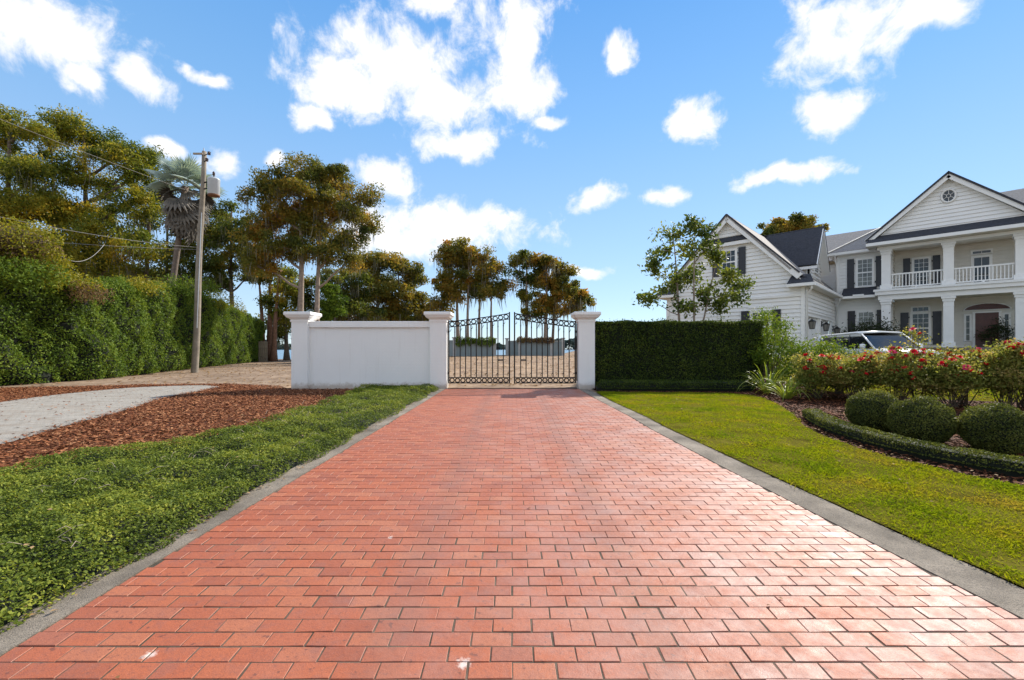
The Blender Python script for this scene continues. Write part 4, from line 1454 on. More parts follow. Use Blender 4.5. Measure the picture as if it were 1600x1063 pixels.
        for j in range(nv - 1):
            for i in range(nu):
                m.f.append((j * nu + i, j * nu + (i + 1) % nu, (j + 1) * nu + (i + 1) % nu, (j + 1) * nu + i))
        m.build('vine_tangle', 'hedge_core' if mt != 'dry_vine' else 'twig', t, True)


tall_hedge()


def box_hedge(name, label, x, y, z, nper, size, mat, rough=.05, cat='hedge'):
    t = thing(name, label, cat, ((x[0] + x[1]) / 2, (y[0] + y[1]) / 2, 0))
    ox, oy = (x[0] + x[1]) / 2, (y[0] + y[1]) / 2
    hx, hy = (x[1] - x[0]) / 2, (y[1] - y[0]) / 2
    i = .07
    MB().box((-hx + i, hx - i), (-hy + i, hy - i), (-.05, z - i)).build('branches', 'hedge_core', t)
    parts = []
    for (ax, sgn, A) in ((1, -1, 2 * hx * z), (1, 1, 2 * hx * z * .3), (0, -1, 2 * hy * z), (0, 1, 2 * hy * z), (2, 1, 4 * hx * hy)):
        n = int(A * nper)
        p = np.stack([rng.uniform(-hx, hx, n), rng.uniform(-hy, hy, n), rng.uniform(0.02, z, n)], 1)
        lim = (hx, hy, z)[ax]
        p[:, ax] = sgn * lim - sgn * np.abs(rng.normal(size=n)) * rough + sgn * .02 + sgn * .03 * np.sin(p[:, (ax + 1) % 3] * 4.1) * np.sin(p[:, (ax + 2) % 3] * 3.3)
        nr = np.zeros((n, 3)); nr[:, ax] = sgn
        parts.append((p, nr))
    C = np.concatenate([p for p, _ in parts]); N = np.concatenate([q for _, q in parts])
    m = int(len(C) * .012)
    k = rng.integers(0, len(C), m)
    sh = np.concatenate([C[k] + N[k] * d + rng.normal(size=(m, 3)) * .012 for d in (.04, .07, .10)])
    C = np.concatenate([C, sh]); N = np.concatenate([N, N[k], N[k], N[k]])
    leaf_obj('foliage', C, size * rng.uniform(.6, 1.4, len(C)), mat, t, .55, N, .45)
    return t


box_hedge('clipped_hedge', 'tall square-clipped dark hedge right of the gate pillar', (3.06, 9.45), (16.35, 17.7), 2.50, 1300, .068, 'clipped_leaf', .07)


def loft_hedge(name, label, pts, w, h, n, size, mat):
    """low clipped edging that follows a line"""
    P = np.array(smooth_poly(WL(pts), 8))
    seg = np.linalg.norm(np.diff(P, axis=0), axis=1); S = np.concatenate([[0], np.cumsum(seg)])
    org = np.array([*P[len(P) // 2], 0])
    t = thing(name, label, 'hedge', tuple(org))
    d = np.gradient(P, axis=0); nn = unit(np.stack([d[:, 1], -d[:, 0]], 1))
    V, Fc = [], []
    prof = [(-.9, 0), (-1, .5), (-.8, .95), (0, 1.0), (.8, .95), (1, .5), (.9, 0)]
    for i in range(len(P)):
        z0 = HZ(*P[i])
        e = min(1, (min(i, len(P) - 1 - i) + .6) / 2.5) ** .5
        for (a, b) in prof:
            q = P[i] + nn[i] * a * (w / 2 - .03) * e
            V.append((q[0] - org[0], q[1] - org[1], z0 + b * (h - .04) * e))
    k = len(prof)
    for i in range(len(P) - 1):
        for j in range(k - 1):
            Fc.append((i * k + j, i * k + j + 1, (i + 1) * k + j + 1, (i + 1) * k + j))
    Fc += [tuple(range(k)), tuple((len(P) - 1) * k + j for j in range(k))]
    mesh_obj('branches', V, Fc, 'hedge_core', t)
    s = S[-1] * rng.random(n)
    c = np.stack([np.interp(s, S, P[:, 0]), np.interp(s, S, P[:, 1])], 1)
    m = np.stack([np.interp(s, S, nn[:, 0]), np.interp(s, S, nn[:, 1])], 1)
    a = rng.uniform(-.15 * math.pi, 1.15 * math.pi, n)
    e = np.clip(np.minimum(s, S[-1] - s) / .25, .05, 1) ** .4
    r = 1 + .05 * rng.normal(size=n) + .07 * np.sin(s * 9) * np.sin(a * 3 + s * 4)
    ca, sa = np.cos(a), np.sin(a)
    ox = np.sign(ca) * np.abs(ca) ** .6 * w / 2 * r * e
    oz = np.clip(np.sign(sa) * np.abs(sa) ** .6, -.2, 2) * h * .55 * r * e + h * .45
    C = np.concatenate([c + m * ox[:, None], (np.asarray(H(c[:, 0], c[:, 1])) + np.maximum(.01, oz))[:, None]], 1) - org
    N = np.concatenate([m * ca[:, None], sa[:, None]], 1)
    leaf_obj('foliage', C, size * rng.uniform(.6, 1.4, n), mat, t, .55, N, .4)


loft_hedge('edging_hedge', 'low clipped edging hedge along the foot of the tall hedge', [(2.98, 15.35), (4.6, 15.3), (6.6, 15.15), (7.7, 15.0), (8.15, 15.25)], .8, .36, 9000, .05, 'clipped_leaf')
loft_hedge('edging_hedge', 'low curved boxwood edging in front of the three clipped balls', [(6.35, 9.3), (5.95, 8.4), (5.62, 7.4), (5.52, 6.5), (5.58, 5.8), (5.75, 5.28), (6.1, 4.75), (6.8, 4.15), (7.7, 3.6)],
           .32, .23, 16000, .028, 'box_leaf')


def ball(c, r, h, label, seed):
    c = W(c)
    t = thing('clipped_ball', label, 'shrub', (c[0], c[1], HZ(*c)), seed, 'clipped boxwood balls')
    nu, nv = 20, 12

    def shape(u):
        # a dumpy round with a flat seat
        z = u[:, 2]
        k = 1 + .05 * np.sin(u[:, 0] * 5 + seed) * np.sin(u[:, 1] * 4 + 2) + .03 * np.sin(u[:, 2] * 9 + u[:, 0] * 6)
        p = u * np.array([r, r, h * .52])[None] * k[:, None]
        p[:, 2] = np.maximum(p[:, 2] + h * .48, .01)
        return p
    V = []
    for j in range(nv):
        for i in range(nu):
            a = 2 * math.pi * i / nu; b = math.pi * (j + .5) / nv
            V.append((math.cos(a) * math.sin(b), math.sin(a) * math.sin(b), math.cos(b)))
    V = shape(np.array(V)) * .93
    Fc = [(j * nu + i, j * nu + (i + 1) % nu, (j + 1) * nu + (i + 1) % nu, (j + 1) * nu + i) for j in range(nv - 1) for i in range(nu)]
    Fc.append(tuple(range(nu)))
    mesh_obj('branches', V, Fc, 'hedge_core', t, True)
    n = 15000
    u = unit(rng.normal(size=(n, 3)))
    C = shape(u) * (1 - .07 * rng.random(n)[:, None] ** 2 + .012 * rng.normal(size=(n, 1)))
    m = 220
    k = rng.integers(0, n, m)
    sh = np.concatenate([C[k] + u[k] * d + rng.normal(size=(m, 3)) * .006 for d in (.015, .03, .045)])
    C = np.concatenate([C, sh]); u = np.concatenate([u, u[k], u[k], u[k]])
    leaf_obj('foliage', C, rng.uniform(.017, .036, len(C)), 'box_leaf', t, .6, u, .35)


ball((6.50, 7.80), .415, .74, 'farthest of the three clipped boxwood balls, by the roses', .3)
ball((6.42, 6.82), .415, .74, 'middle one of the three clipped boxwood balls', 1.7)
ball((6.93, 6.22), .415, .72, 'nearest clipped boxwood ball, cut by the right picture edge', 3.1)


# ------------------------------------------------------------------ roses
def bloom_mesh(mat, seed):
    rd = random.Random(seed)
    V, Fc = [], []
    for ring_, (n, r, z, tilt) in enumerate(((3, .022, .045, 1.25), (5, .040, .035, .9), (6, .058, .018, .45))):
        for k in range(n):
            a = 2 * math.pi * (k + .5 * ring_) / n + rd.uniform(-.15, .15)
            c, s = math.cos(a), math.sin(a)
            w = r * .75
            b = len(V)
            rz = z * .2
            for (rr, ww, zz) in ((.006, w * .4, 0), (r * .75, w, z * .8), (r * 1.05, w * .7, z * (1.0 if tilt > .8 else .7))):
                V += [(c * rr - s * ww, s * rr + c * ww, rz + zz), (c * rr + s * ww, s * rr - c * ww, rz + zz)]
            Fc += [(b, b + 1, b + 3, b + 2), (b + 2, b + 3, b + 5, b + 4)]
    me = bpy.data.meshes.new('bloom')
    me.from_pydata(V, [], Fc)
    me.materials.append(MATS[mat])
    return me


BLOOMS = [bloom_mesh('rose_petal', 1), bloom_mesh('rose_petal', 2), bloom_mesh('pink_petal', 3)]


def rose_bush(x, y, label, h, r, nb, nleaf=6000, tall=0):
    h *= 0.97; nb = int(nb * 2.0)
    z0 = HZ(x, y)
    t = thing('rose_bush', label, 'rose bush', (x, y, z0), 0, 'row of red rose bushes')
    w = MB()
    tips = []
    for k in range(15):
        a = random.uniform(0, 6.28); rr = r * math.sqrt(random.random()) * 1.02
        zz = h * random.uniform(.55, 1.0) * (1 - .18 * (rr / r) ** 2)
        p0 = Vector((random.uniform(-.12, .12), random.uniform(-.12, .12), -.02))
        p2 = Vector((rr * math.cos(a), rr * math.sin(a), zz))
        p1 = p0.lerp(p2, .5) + Vector((random.uniform(-.1, .1), random.uniform(-.1, .1), -.05))
        w.tube([p0, p1, p2], [.014, .010, .005], 5, False)
        tips.append(p2)
        for q in range(3):
            e = p1.lerp(p2, random.uniform(.1, .8)); e2 = e + Vector((random.uniform(-.25, .25), random.uniform(-.25, .25), random.uniform(.02, .3)))
            if math.hypot(e2.x, e2.y) > r: continue
            w.tube([e, e2], [.007, .004], 4, False)
            tips.append(e2)
    for k in range(tall):
        p2 = Vector((random.uniform(-.2, .2), random.uniform(-.2, .2), h * 1.22 + .12 * k))
        w.tube([Vector((0, 0, h * .4)), p2], [.010, .005], 5, False); tips.append(p2)
    w.build('stems', 'twig', t)
    per = nleaf // len(tips)
    C = np.concatenate([np.array(p)[None] + rng.normal(size=(per, 3)) * np.array([.13, .13, .11]) + np.array([0, 0, -.04]) for p in tips])
    n = nleaf // 2
    u = unit(rng.normal(size=(n, 3))); u[:, 2] = np.abs(u[:, 2])
    D = u * np.array([r, r, h * .5]) * (rng.random(n)[:, None] ** .35) + np.array([0, 0, h * .36])
    C = np.concatenate([C, D])
    C = C[(C[:, 2] > .16 * h) | (rng.random(len(C)) < .15)]
    tint = np.clip(.25 + .65 * rng.random(len(C)) + .35 * (rng.random(len(C)) < .15), 0, 1)
    leaf_obj('foliage', C, rng.uniform(.038, .088, len(C)), 'rose_leaf', t, .6, np.tile([[0, -.2, 1.]], (len(C), 1)), .3, tint, True)
    tips.sort(key=lambda p: -(.8 * p.z - .5 * p.y + random.uniform(-.25, .25)))
    for p in tips[:nb]:
        o = bpy.data.objects.new('bloom', BLOOMS[random.choice((0, 0, 1, 1, 2))])
        link(o, t)
        o.location = p + Vector((0, -.03, .05))
        o.rotation_euler = (random.uniform(-.2, .9), random.uniform(-.5, .5), random.uniform(0, 6))
        o.scale = [random.uniform(1.0, 1.6)] * 3
    return t


rose_bush(8.95, 12.75, 'leftmost rose bush of the row, next to the strap-leaved clump', 1.30, .60, 10)
rose_bush(9.45, 12.05, 'second rose bush from the left, thick with red blooms', 1.45, .62, 15)
rose_bush(10.05, 12.5, 'third rose bush from the left, in front of the car tail', 1.42, .60, 13)
rose_bush(10.1, 11.45, 'fourth rose bush from the left, over the farthest clipped ball', 1.48, .60, 14)
rose_bush(10.85, 11.65, 'fifth rose bush from the left, holding two red blooms high against a ground floor window', 1.52, .60, 11, tall=2)
rose_bush(10.95, 10.85, 'sixth rose bush from the left, below the car bonnet', 1.46, .58, 8)
rose_bush(11.65, 11.25, 'seventh rose bush from the left, in front of the middle porch column', 1.58, .58, 8)
rose_bush(11.85, 10.45, 'third rose bush from the right edge, few blooms', 1.62, .60, 5)
rose_bush(12.6, 10.75, 'second rose bush from the right edge, before the front door', 1.66, .60, 5)
rose_bush(12.75, 10.0, 'rightmost rose bush, at the picture edge', 1.60, .60, 4)


def bush(name, label, x, y, h, r, mat, n, size, cat='shrub', group=None):
    z0 = HZ(x, y)
    t = thing(name, label, cat, (x, y, z0), 0, group)
    w = MB()
    C = []
    for k in range(26):
        u = unit(rng.normal(size=(1, 3)))[0]; u[2] = abs(u[2])
        e = np.array([u[0] * r, u[1] * r, h * (.25 + .75 * u[2])]) * (.55 + .45 * random.random()) + np.array([0, 0, .1 * h])
        e[2] = min(e[2], h)
        w.tube([(random.uniform(-.1, .1), random.uniform(-.1, .1), -.02), tuple(e * .5 + np.array([0, 0, .05])), tuple(e)], [.02, .012, .005], 4, False)
        C.append(e[None] + rng.normal(size=(n // 26, 3)) * np.array([.30, .30, .24]) * r * .75)
    w.build('stems', 'twig', t)
    C = np.concatenate(C); C[:, 2] = np.abs(C[:, 2])
    leaf_obj('foliage', C, size * rng.uniform(.6, 1.4, len(C)), mat, t, .5, np.tile([[0, 0, 1.]], (len(C), 1)), .25)


bush('lime_shrub', 'bright yellow green shrub leaning round the end of the tall clipped hedge', 9.75, 16.3, 2.60, .80, 'lime_leaf', 6500, .085)
bush('lime_shrub', 'lower yellow green shrub between clipped hedge and rose bushes', 10.0, 14.6, 1.80, .90, 'lime_leaf', 6000, .08)
bush('lime_shrub', 'lime shrub top showing over the hedge under the young tree', 6.6, 19.6, 2.75, .9, 'lime_leaf', 2200, .09)
bush('lime_shrub', 'lime shrub top showing over the hedge left of the ground floor shutters', 9.0, 20.0, 2.72, 1.0, 'lime_leaf', 2200, .09)
bush('lime_shrub', 'leafy shrub in front of the lower garage window shutters', 10.9, 19.0, 2.7, .8, 'lime_leaf', 2400, .085)
bush('dark_shrub', 'dark green rounded shrub below the garage wall corner', 13.0, 18.4, 1.45, .8, 'oak_dark', 2600, .07)
bush('dark_shrub', 'wide dark evergreen below the ground floor window behind the car', 22.6, 27.2, 1.75, 1.5, 'oak_dark', 4200, .12)
bush('dark_shrub', 'small dark potted shrub beside the front door', 29.4, 26.4, 1.8, .7, 'oak_dark', 1600, .10)
bush('lime_shrub', 'yellow green filler shrub behind the leftmost rose bush', 10.3, 13.7, 1.5, .7, 'lime_leaf', 2600, .07)


def strap_plant(x, y, label, n, ln, droop):
    t = thing('strap_leaf_plant', label, 'plant', (x, y, HZ(x, y)), 0, 'strap-leaved clumps')
    mes = []
    for q in range(4):
        V, Fc = [], []
        seg = 8
        for i in range(seg + 1):
            f = i / seg
            r = ln * (f * (1 - .15 * f)); z = ln * (.95 * f - droop * (.55 + .15 * q) * f * f)
            w = .024 * (1 - f) ** .6 * (1.0 if i else .6) + .001
            V += [(r * (.45 + .12 * q), -w, z), (r * (.45 + .12 * q), 0, z - w * .5), (r * (.45 + .12 * q), w, z)]
        for i in range(seg):
            for j in range(2):
                Fc.append((i * 3 + j, i * 3 + j + 1, i * 3 + 4 + j, i * 3 + 3 + j))
        me = bpy.data.meshes.new('leaf'); me.from_pydata(V, [], Fc)
        at = me.attributes.new('tint', 'FLOAT', 'POINT'); at.data.foreach_set('value', [.2 + .2 * q] * len(V))
        me.polygons.foreach_set('use_smooth', [True] * len(me.polygons))
        me.materials.append(MATS['strap_leaf']); mes.append(me)
    for k in range(n):
        o = bpy.data.objects.new('leaf', mes[k % 4]); link(o, t)
        a = k * 2.39996
        o.location = (.06 * math.cos(a), .06 * math.sin(a), -.01)
        o.rotation_euler = (random.uniform(-.15, .15), random.uniform(-.25, .2), a + random.uniform(-.3, .3))
        o.scale = [random.uniform(.7, 1.15)] * 3


strap_plant(8.35, 14.2, 'upper yellow green strap-leaved clump at the right end of the hedge', 60, 1.75, .85)
strap_plant(8.05, 12.75, 'lower grey green strap-leaved clump arching over the lawn corner', 50, 1.45, .95)
strap_plant(16.6, 20.6, 'small spiky plant in front of the garage doors', 26, .95, .45)


# ------------------------------------------------------------------ the house
GZ = 1.0
house = thing('house', 'white two-storey clapboard house with columned portico, black shutters and garage wing', 'house', (24.94, 29.0, GZ), R(-45))


class Plane:
    """wall plane of the house: p along the wall, d outwards, z absolute height"""
    def __init__(s, kind, at):
        s.kind, s.at = kind, at

    def pt(s, p, d, z):
        if s.kind == 'front':                       # faces the lawn
            return (p, s.at - d, z - GZ)
        if s.kind == 'right':                       # faces the forecourt
            return (s.at + d, p, z - GZ)
        return (s.at - d, p, z - GZ)                # 'left'

    def box(s, m, p, d, z):
        pts = [s.pt(a, b, c) for c in z for (a, b) in ((p[0], d[0]), (p[1], d[0]), (p[1], d[1]), (p[0], d[1]))]
        return m.add(pts, [(0, 3, 2, 1), (4, 5, 6, 7), (0, 1, 5, 4), (1, 2, 6, 5), (2, 3, 7, 6), (3, 0, 4, 7)])


def pbox(name, mat, parent, pl_, p, d, z, bevel=0):
    return pl_.box(MB(), p, d, z).build(name, mat, parent, bevel=bevel)


def clad_wall(pl_, outline, z0, z1, mat='siding_paint', lap=0.235, thick=0.12, parent=None):
    """a wall with lapped boards; outline(z) -> (p0, p1)"""
    m = MB()
    n = max(2, int((z1 - z0) / .5) + 1)
    zs = np.linspace(z0, z1, n)
    for a, b in zip(zs[:-1], zs[1:]):
        (pa0, pa1), (pb0, pb1) = outline(a), outline(b)
        pts = [pl_.pt(*q) for q in ((pa0, 0, a), (pa1, 0, a), (pa1, -thick, a), (pa0, -thick, a), (pb0, 0, b), (pb1, 0, b), (pb1, -thick, b), (pb0, -thick, b))]
        m.add(pts, [(0, 1, 5, 4), (1, 2, 6, 5), (2, 3, 7, 6), (3, 0, 4, 7)])
    w = m.build('wall', mat, house)
    z = z0
    while z < z1 - .02:
        e = min(z + lap, z1)
        (a0, a1), (b0, b1) = outline(z), outline(e)
        if b1 - b0 < .05:
            b0 = b1 = (b0 + b1) / 2
        jp = random.uniform(-.002, .002)
        pts = [pl_.pt(a0, .003, z), pl_.pt(a1, .003, z), pl_.pt(a1, .062 + jp, z), pl_.pt(a0, .062 + jp, z),
               pl_.pt(b0, .003, e), pl_.pt(b1, .003, e), pl_.pt(b1, .008, e), pl_.pt(b0, .008, e)]
        MB().add(pts, [(3, 2, 6, 7), (0, 1, 2, 3), (1, 5, 6, 2), (0, 3, 7, 4), (4, 7, 6, 5)]).build('siding_board', mat, w)
        z = e
    return w


def window(pl_, pc, z0, z1, w, nx, ny, glass='window_glass', sashes=2, shutter=0.0, gap=.07, sill=True, cas=.09):
    root = None
    m = MB()
    a, b = pc - w / 2, pc + w / 2
    pl_.box(m, (a - cas, a), (.0, .09), (z0 - .02, z1 + cas)); pl_.box(m, (b, b + cas), (.0, .09), (z0 - .02, z1 + cas))
    pl_.box(m, (a, b), (.0, .09), (z1, z1 + cas))
    root = m.build('window', 'white_paint', house)
    if sill:
        pbox('sill', 'white_paint', root, pl_, (a - cas - .04, b + cas + .04), (.0, .13), (z0 - .08, z0 - .02))
    hz = (z1 - z0) / sashes
    for s_ in range(sashes):
        za, zb = z0 + s_ * hz, z0 + (s_ + 1) * hz
        off = .012 if s_ == 0 else .0
        pbox('pane', glass, root, pl_, (a, b), (.060, .066 + off * .5), (za, zb))
        m = MB()
        f = .045
        pl_.box(m, (a, a + f), (.066, .084 + off), (za, zb)); pl_.box(m, (b - f, b), (.066, .084 + off), (za, zb))
        pl_.box(m, (a + f, b - f), (.066, .084 + off), (za, za + f)); pl_.box(m, (a + f, b - f), (.066, .084 + off), (zb - f, zb))
        for i in range(1, nx):
            q = a + f + (b - a - 2 * f) * i / nx
            pl_.box(m, (q - .011, q + .011), (.066, .079), (za + f, zb - f))
        for j in range(1, ny):
            q = za + f + (zb - za - 2 * f) * j / ny
            pl_.box(m, (a + f, b - f), (.066, .077), (q - .011, q + .011))
        m.build('sash', 'white_paint', root)
    if shutter:
        for sg in (-1, 1):
            e = pc + sg * (w / 2 + cas + gap + shutter / 2)
            sh_ = MB()
            x0, x1 = e - shutter / 2, e + shutter / 2
            zl, zh = z0 - .10, z1 + .10
            st = .05
            pl_.box(sh_, (x0, x0 + st), (.06, .105), (zl, zh)); pl_.box(sh_, (x1 - st, x1), (.06, .105), (zl, zh))
            for zz in (zl, (zl + zh) / 2 - .04, zh - .09):
                pl_.box(sh_, (x0 + st, x1 - st), (.06, .103), (zz, zz + .09))
            pl_.box(sh_, (x0 + st, x1 - st), (.06, .085), (zl + .09, zh - .09))
            o = sh_.build('shutter', 'shutter_paint', house)
            m = MB()
            for zz in (zl + .35, zh - .35):
                q = x1 if sg < 0 else x0
                pl_.box(m, (q - .05, q + .05), (.105, .125), (zz - .05, zz + .05))
            m.build('shutter_dog', 'black_trim', o)
    return root


def poly_prism(name, mat, pts, thick, parent, up=Vector((0, 0, -1))):
    """slab under a roof polygon given in house space (absolute z)"""
    v = [Vector((p[0], p[1], p[2] - GZ)) for p in pts]
    n = (v[1] - v[0]).cross(v[2] - v[0]).normalized()
    if n.z < 0: n = -n
    k = len(v)
    V = v + [p - n * thick for p in v]
    Fc = [tuple(range(k)), tuple(reversed(range(k, 2 * k)))] + [(i, (i + 1) % k, k + (i + 1) % k, k + i) for i in range(k)]
    return mesh_obj(name, V, Fc, mat, parent)


def beam(name, mat, a, b, w, h, parent=None, up=(0, 0, 1)):
    """rectangular bar from a to b (house space, absolute z)"""
    a = Vector((a[0], a[1], a[2] - GZ)); b = Vector((b[0], b[1], b[2] - GZ))
    d = (b - a).normalized(); s_ = d.cross(Vector(up)).normalized(); u = s_.cross(d)
    V = []
    for q in (a, b):
        for (i, j) in ((-1, -1), (1, -1), (1, 1), (-1, 1)):
            V.append(q + s_ * (i * w / 2) + u * (j * h / 2))
    return mesh_obj(name, V, [(0, 1, 2, 3), (7, 6, 5, 4), (0, 4, 5, 1), (1, 5, 6, 2), (2, 6, 7, 3), (3, 7, 4, 0)], mat, parent or house)


def build_house():
    SP = 2.93                       # column spacing
    kb = 2.1                        # porch back wall
    MW = 0.9                        # main wall plane
    back = Plane('front', kb)
    front = Plane('front', -0.02)
    # --- main block walls
    clad_wall(Plane('front', MW), lambda z: (-2.75, 0.25), 5.35, 8.15)
    clad_wall(Plane('front', MW), lambda z: (-3.1, 0.25), 1.0, 5.35)
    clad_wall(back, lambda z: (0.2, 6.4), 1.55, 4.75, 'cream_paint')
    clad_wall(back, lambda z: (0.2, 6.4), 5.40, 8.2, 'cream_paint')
    clad_wall(Plane('front', MW), lambda z: (6.4, 11.5), 1.0, 8.15)
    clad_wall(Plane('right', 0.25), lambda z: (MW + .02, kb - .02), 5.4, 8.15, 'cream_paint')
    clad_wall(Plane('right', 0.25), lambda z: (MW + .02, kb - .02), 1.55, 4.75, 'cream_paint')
    clad_wall(Plane('left', -2.75), lambda z: (MW, 9.0), 1.0, 8.15)
    clad_wall(Plane('front', 4.2), lambda z: (-9.5, -2.8), 4.6, 8.15)
    # corner boards
    pbox('corner_board', 'white_paint', house, Plane('front', MW), (-2.80, -2.62), (.05, .07), (5.4, 8.1))
    # porch floors, beams
    MB().box((-.42, 6.3), (-.42, kb - .13), (1.30 - GZ, 1.55 - GZ)).build('porch_floor', 'concrete', house)
    MB().box((-.9, 6.8), (-1.0, -.42), (1.02 - GZ, 1.28 - GZ)).build('porch_step', 'concrete', house)
    m = MB().box((-.55, 6.45), (-.48, kb - .13), (5.02 - GZ, 5.36 - GZ)); m.build('balcony_floor', 'white_paint', house, bevel=.01)
    MB().box((-.62, 6.52), (-.55, -.482), (5.26 - GZ, 5.40 - GZ)).build('balcony_moulding', 'white_paint', house)
    MB().box((-.40, 6.30), (-.33, .28), (4.70 - GZ, 5.018 - GZ)).build('porch_beam', 'white_paint', house, bevel=.01)
    MB().box((-.45, 6.35), (-.36, .30), (8.02 - GZ, 8.22 - GZ)).build('eave_beam', 'white_paint', house, bevel=.01)
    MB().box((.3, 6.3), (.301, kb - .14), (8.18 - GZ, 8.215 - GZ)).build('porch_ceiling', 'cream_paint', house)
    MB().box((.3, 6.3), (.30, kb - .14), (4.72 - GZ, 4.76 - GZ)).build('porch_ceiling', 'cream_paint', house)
    # columns, two storeys
    for k in range(3):
        s0 = SP * k
        for (za, zb) in ((1.55, 4.70), (5.362, 8.02)):
            w = .235
            c = MB().box((s0 - w, s0 + w), (-w, w), (za + .30 - GZ, zb - .28 - GZ)).build('column', 'white_paint', house, bevel=.006)
            MB().box((s0 - w - .07, s0 + w + .07), (-w - .07, w + .07), (za + .001 - GZ, za + .32 - GZ)).build('plinth', 'white_paint', c, bevel=.01)
            cp = MB().box((s0 - w - .04, s0 + w + .04), (-w - .04, w + .04), (zb - .30 - GZ, zb - .14 - GZ)).box((s0 - w - .09, s0 + w + .09), (-w - .09, w + .09), (zb - .138 - GZ, zb - .002 - GZ))
            cp.build('capital', 'white_paint', c)
            MB().box((s0 - w - .014, s0 + w + .014), (-w - .014, w + .014), (zb - .62 - GZ, zb - .58 - GZ)).build('astragal', 'white_paint', c)
    # railings
    for k in range(2):
        a, b = SP * k + .245, SP * (k + 1) - .245
        r = MB().box((a, b), (-.06, .03), (6.33 - GZ, 6.42 - GZ)).build('railing', 'white_paint', house)
        MB().box((a, b), (-.045, .015), (5.50 - GZ, 5.57 - GZ)).build('bottom_rail', 'white_paint', r)
        n = 15 if k == 0 else 16
        me = None
        for q in range(n):
            x = a + (b - a) * (q + .5) / n
            if me is None:
                o = MB().box((-.022, .022), (-.037, .007), (5.571 - GZ, 6.329 - GZ)).build('baluster', 'white_paint', r); me = o.data
            else:
                o = bpy.data.objects.new('baluster', me); link(o, r)
            o.location = (x, 0, 0)
        MB().box(((a + b) / 2 - .05, (a + b) / 2 + .05), (-.05, .02), (5.365 - GZ, 5.498 - GZ)).build('rail_foot', 'white_paint', r)
    # porch windows and doors
    window(back, 1.64, 5.75, 7.55, .78, 3, 3, 'window_glass', 2, .36)
    window(back, 1.60, 1.85, 3.85, .86, 3, 3, 'window_glass', 2, .42)
    window(back, 1.60, 3.96, 4.30, .86, 3, 1, 'window_glass', 1, 0, sill=False, cas=.05)
    window(back, 4.40, 5.45, 7.25, .74, 2, 3, 'window_glass', 1, 0, sill=False)
    window(back, 4.40, 7.42, 7.66, .86, 2, 1, 'window_glass', 1, 0, sill=False, cas=.05)
    window(back, 1.64 - 4.0 + .25 - 0.0, 0, 0, 0, 1, 1) if False else None
    # front door
    dc = 4.62
    dfr = MB()
    for q in ((dc - .62, dc - .50), (dc + .50, dc + .62)):
        back.box(dfr, q, (.0, .12), (1.55, 3.80))
    back.box(dfr, (dc - .50, dc + .50), (0, .12), (3.72, 3.80))
    door = pbox('front_door', 'door_wood', house, back, (dc - .50, dc + .50), (.06, .09), (1.57, 3.72))
    dfr.build('door_frame', 'white_paint', door)
    for i in (-1, 1):
        for (za, zb) in ((1.75, 2.35), (2.45, 3.15), (3.25, 3.60)):
            pbox('door_panel', 'door_wood', door, back, (dc + i * .24 - .17, dc + i * .24 + .17), (.09, .105), (za, zb), bevel=.008)
    kn = MB().lathe([(.02, 0), (.04, .02), (.04, .05), (.015, .08)], 8); o = kn.build('handle', 'brass', door)
    o.location = back.pt(dc - .43, .09, 2.6)
    for i in (-1, 1):
        window(back, dc + i * .82, 1.95, 3.62, .24, 1, 4, 'window_glass', 1, 0, sill=False, cas=.06)
    arch = MB()
    n = 14
    for k in range(n):
        a0, a1 = math.pi * k / n, math.pi * (k + 1) / n
        q = []
        for d in (.05, .085):
            for a in (a0, a1):
                q.append(back.pt(dc + 1.0 * math.cos(a), d, 3.90 + .42 * math.sin(a)))
        c0, c1 = back.pt(dc, .085, 3.90), back.pt(dc, .05, 3.90)
        arch.add([q[2], q[3], c0], [(0, 1, 2)])
        arch.add([q[0], q[1], q[3], q[2]], [(0, 1, 2, 3)])
    fan = arch.build('fanlight', 'door_wood', house)
    rim = MB()
    rim.tube([back.pt(dc + 1.0 * math.cos(math.pi * k / n), .085, 3.90 + .42 * math.sin(math.pi * k / n)) for k in range(n + 1)], .035, 6)
    rim.tube([back.pt(dc - 1.02, .085, 3.90), back.pt(dc + 1.02, .085, 3.90)], .03, 6)
    rim.build('frame', 'white_paint', fan)
    # main wall windows
    mw = Plane('front', MW)
    window(mw, -1.20, 5.85, 7.75, .86, 3, 3, 'blind_glass', 2, .40)
    window(mw, -1.15, 2.05, 4.05, .86, 3, 3, 'blind_glass', 2, .42)
    window(mw, 8.4, 5.85, 7.75, .95, 3, 3, 'blind_glass', 2, .42)
    window(mw, 8.4, 2.05, 4.05, .95, 3, 3, 'blind_glass', 2, .42)
    # --- pediment: pent roof, gable, rakes
    gl_, gr_ = -.95, 2 * SP + .95
    ap = SP
    ze = 8.22
    zap = 12.05
    sl = (zap - 8.75) / (gr_ - ap)
    poly_prism('pent_roof', 'dark_shingle', [(gl_, -1.05, 8.48), (gr_, -1.05, 8.48), (gr_ - .15, -.28, 9.0), (gl_ + .15, -.28, 9.0)], .06, house)
    MB().box((gl_, gr_), (-1.08, -1.0), (8.24 - GZ, 8.44 - GZ)).build('fascia', 'white_paint', house)
    MB().box((gl_ + .02, gr_ - .02), (-.998, -.37), (8.23 - GZ, 8.26 - GZ)).build('soffit', 'cream_paint', house)
    MB().box((gl_, gl_ + .06), (-.998, 1.0), (8.24 - GZ, 8.44 - GZ)).build('fascia', 'white_paint', house)
    gp = Plane('front', -.25)

    def gable(z):
        t = max(0, (zap - .12 - z)) / (zap - .12 - 8.85)
        hw = (gr_ - ap - .5) * t
        return (ap - hw, ap + hw)
    clad_wall(gp, gable, 8.85, zap - .2)
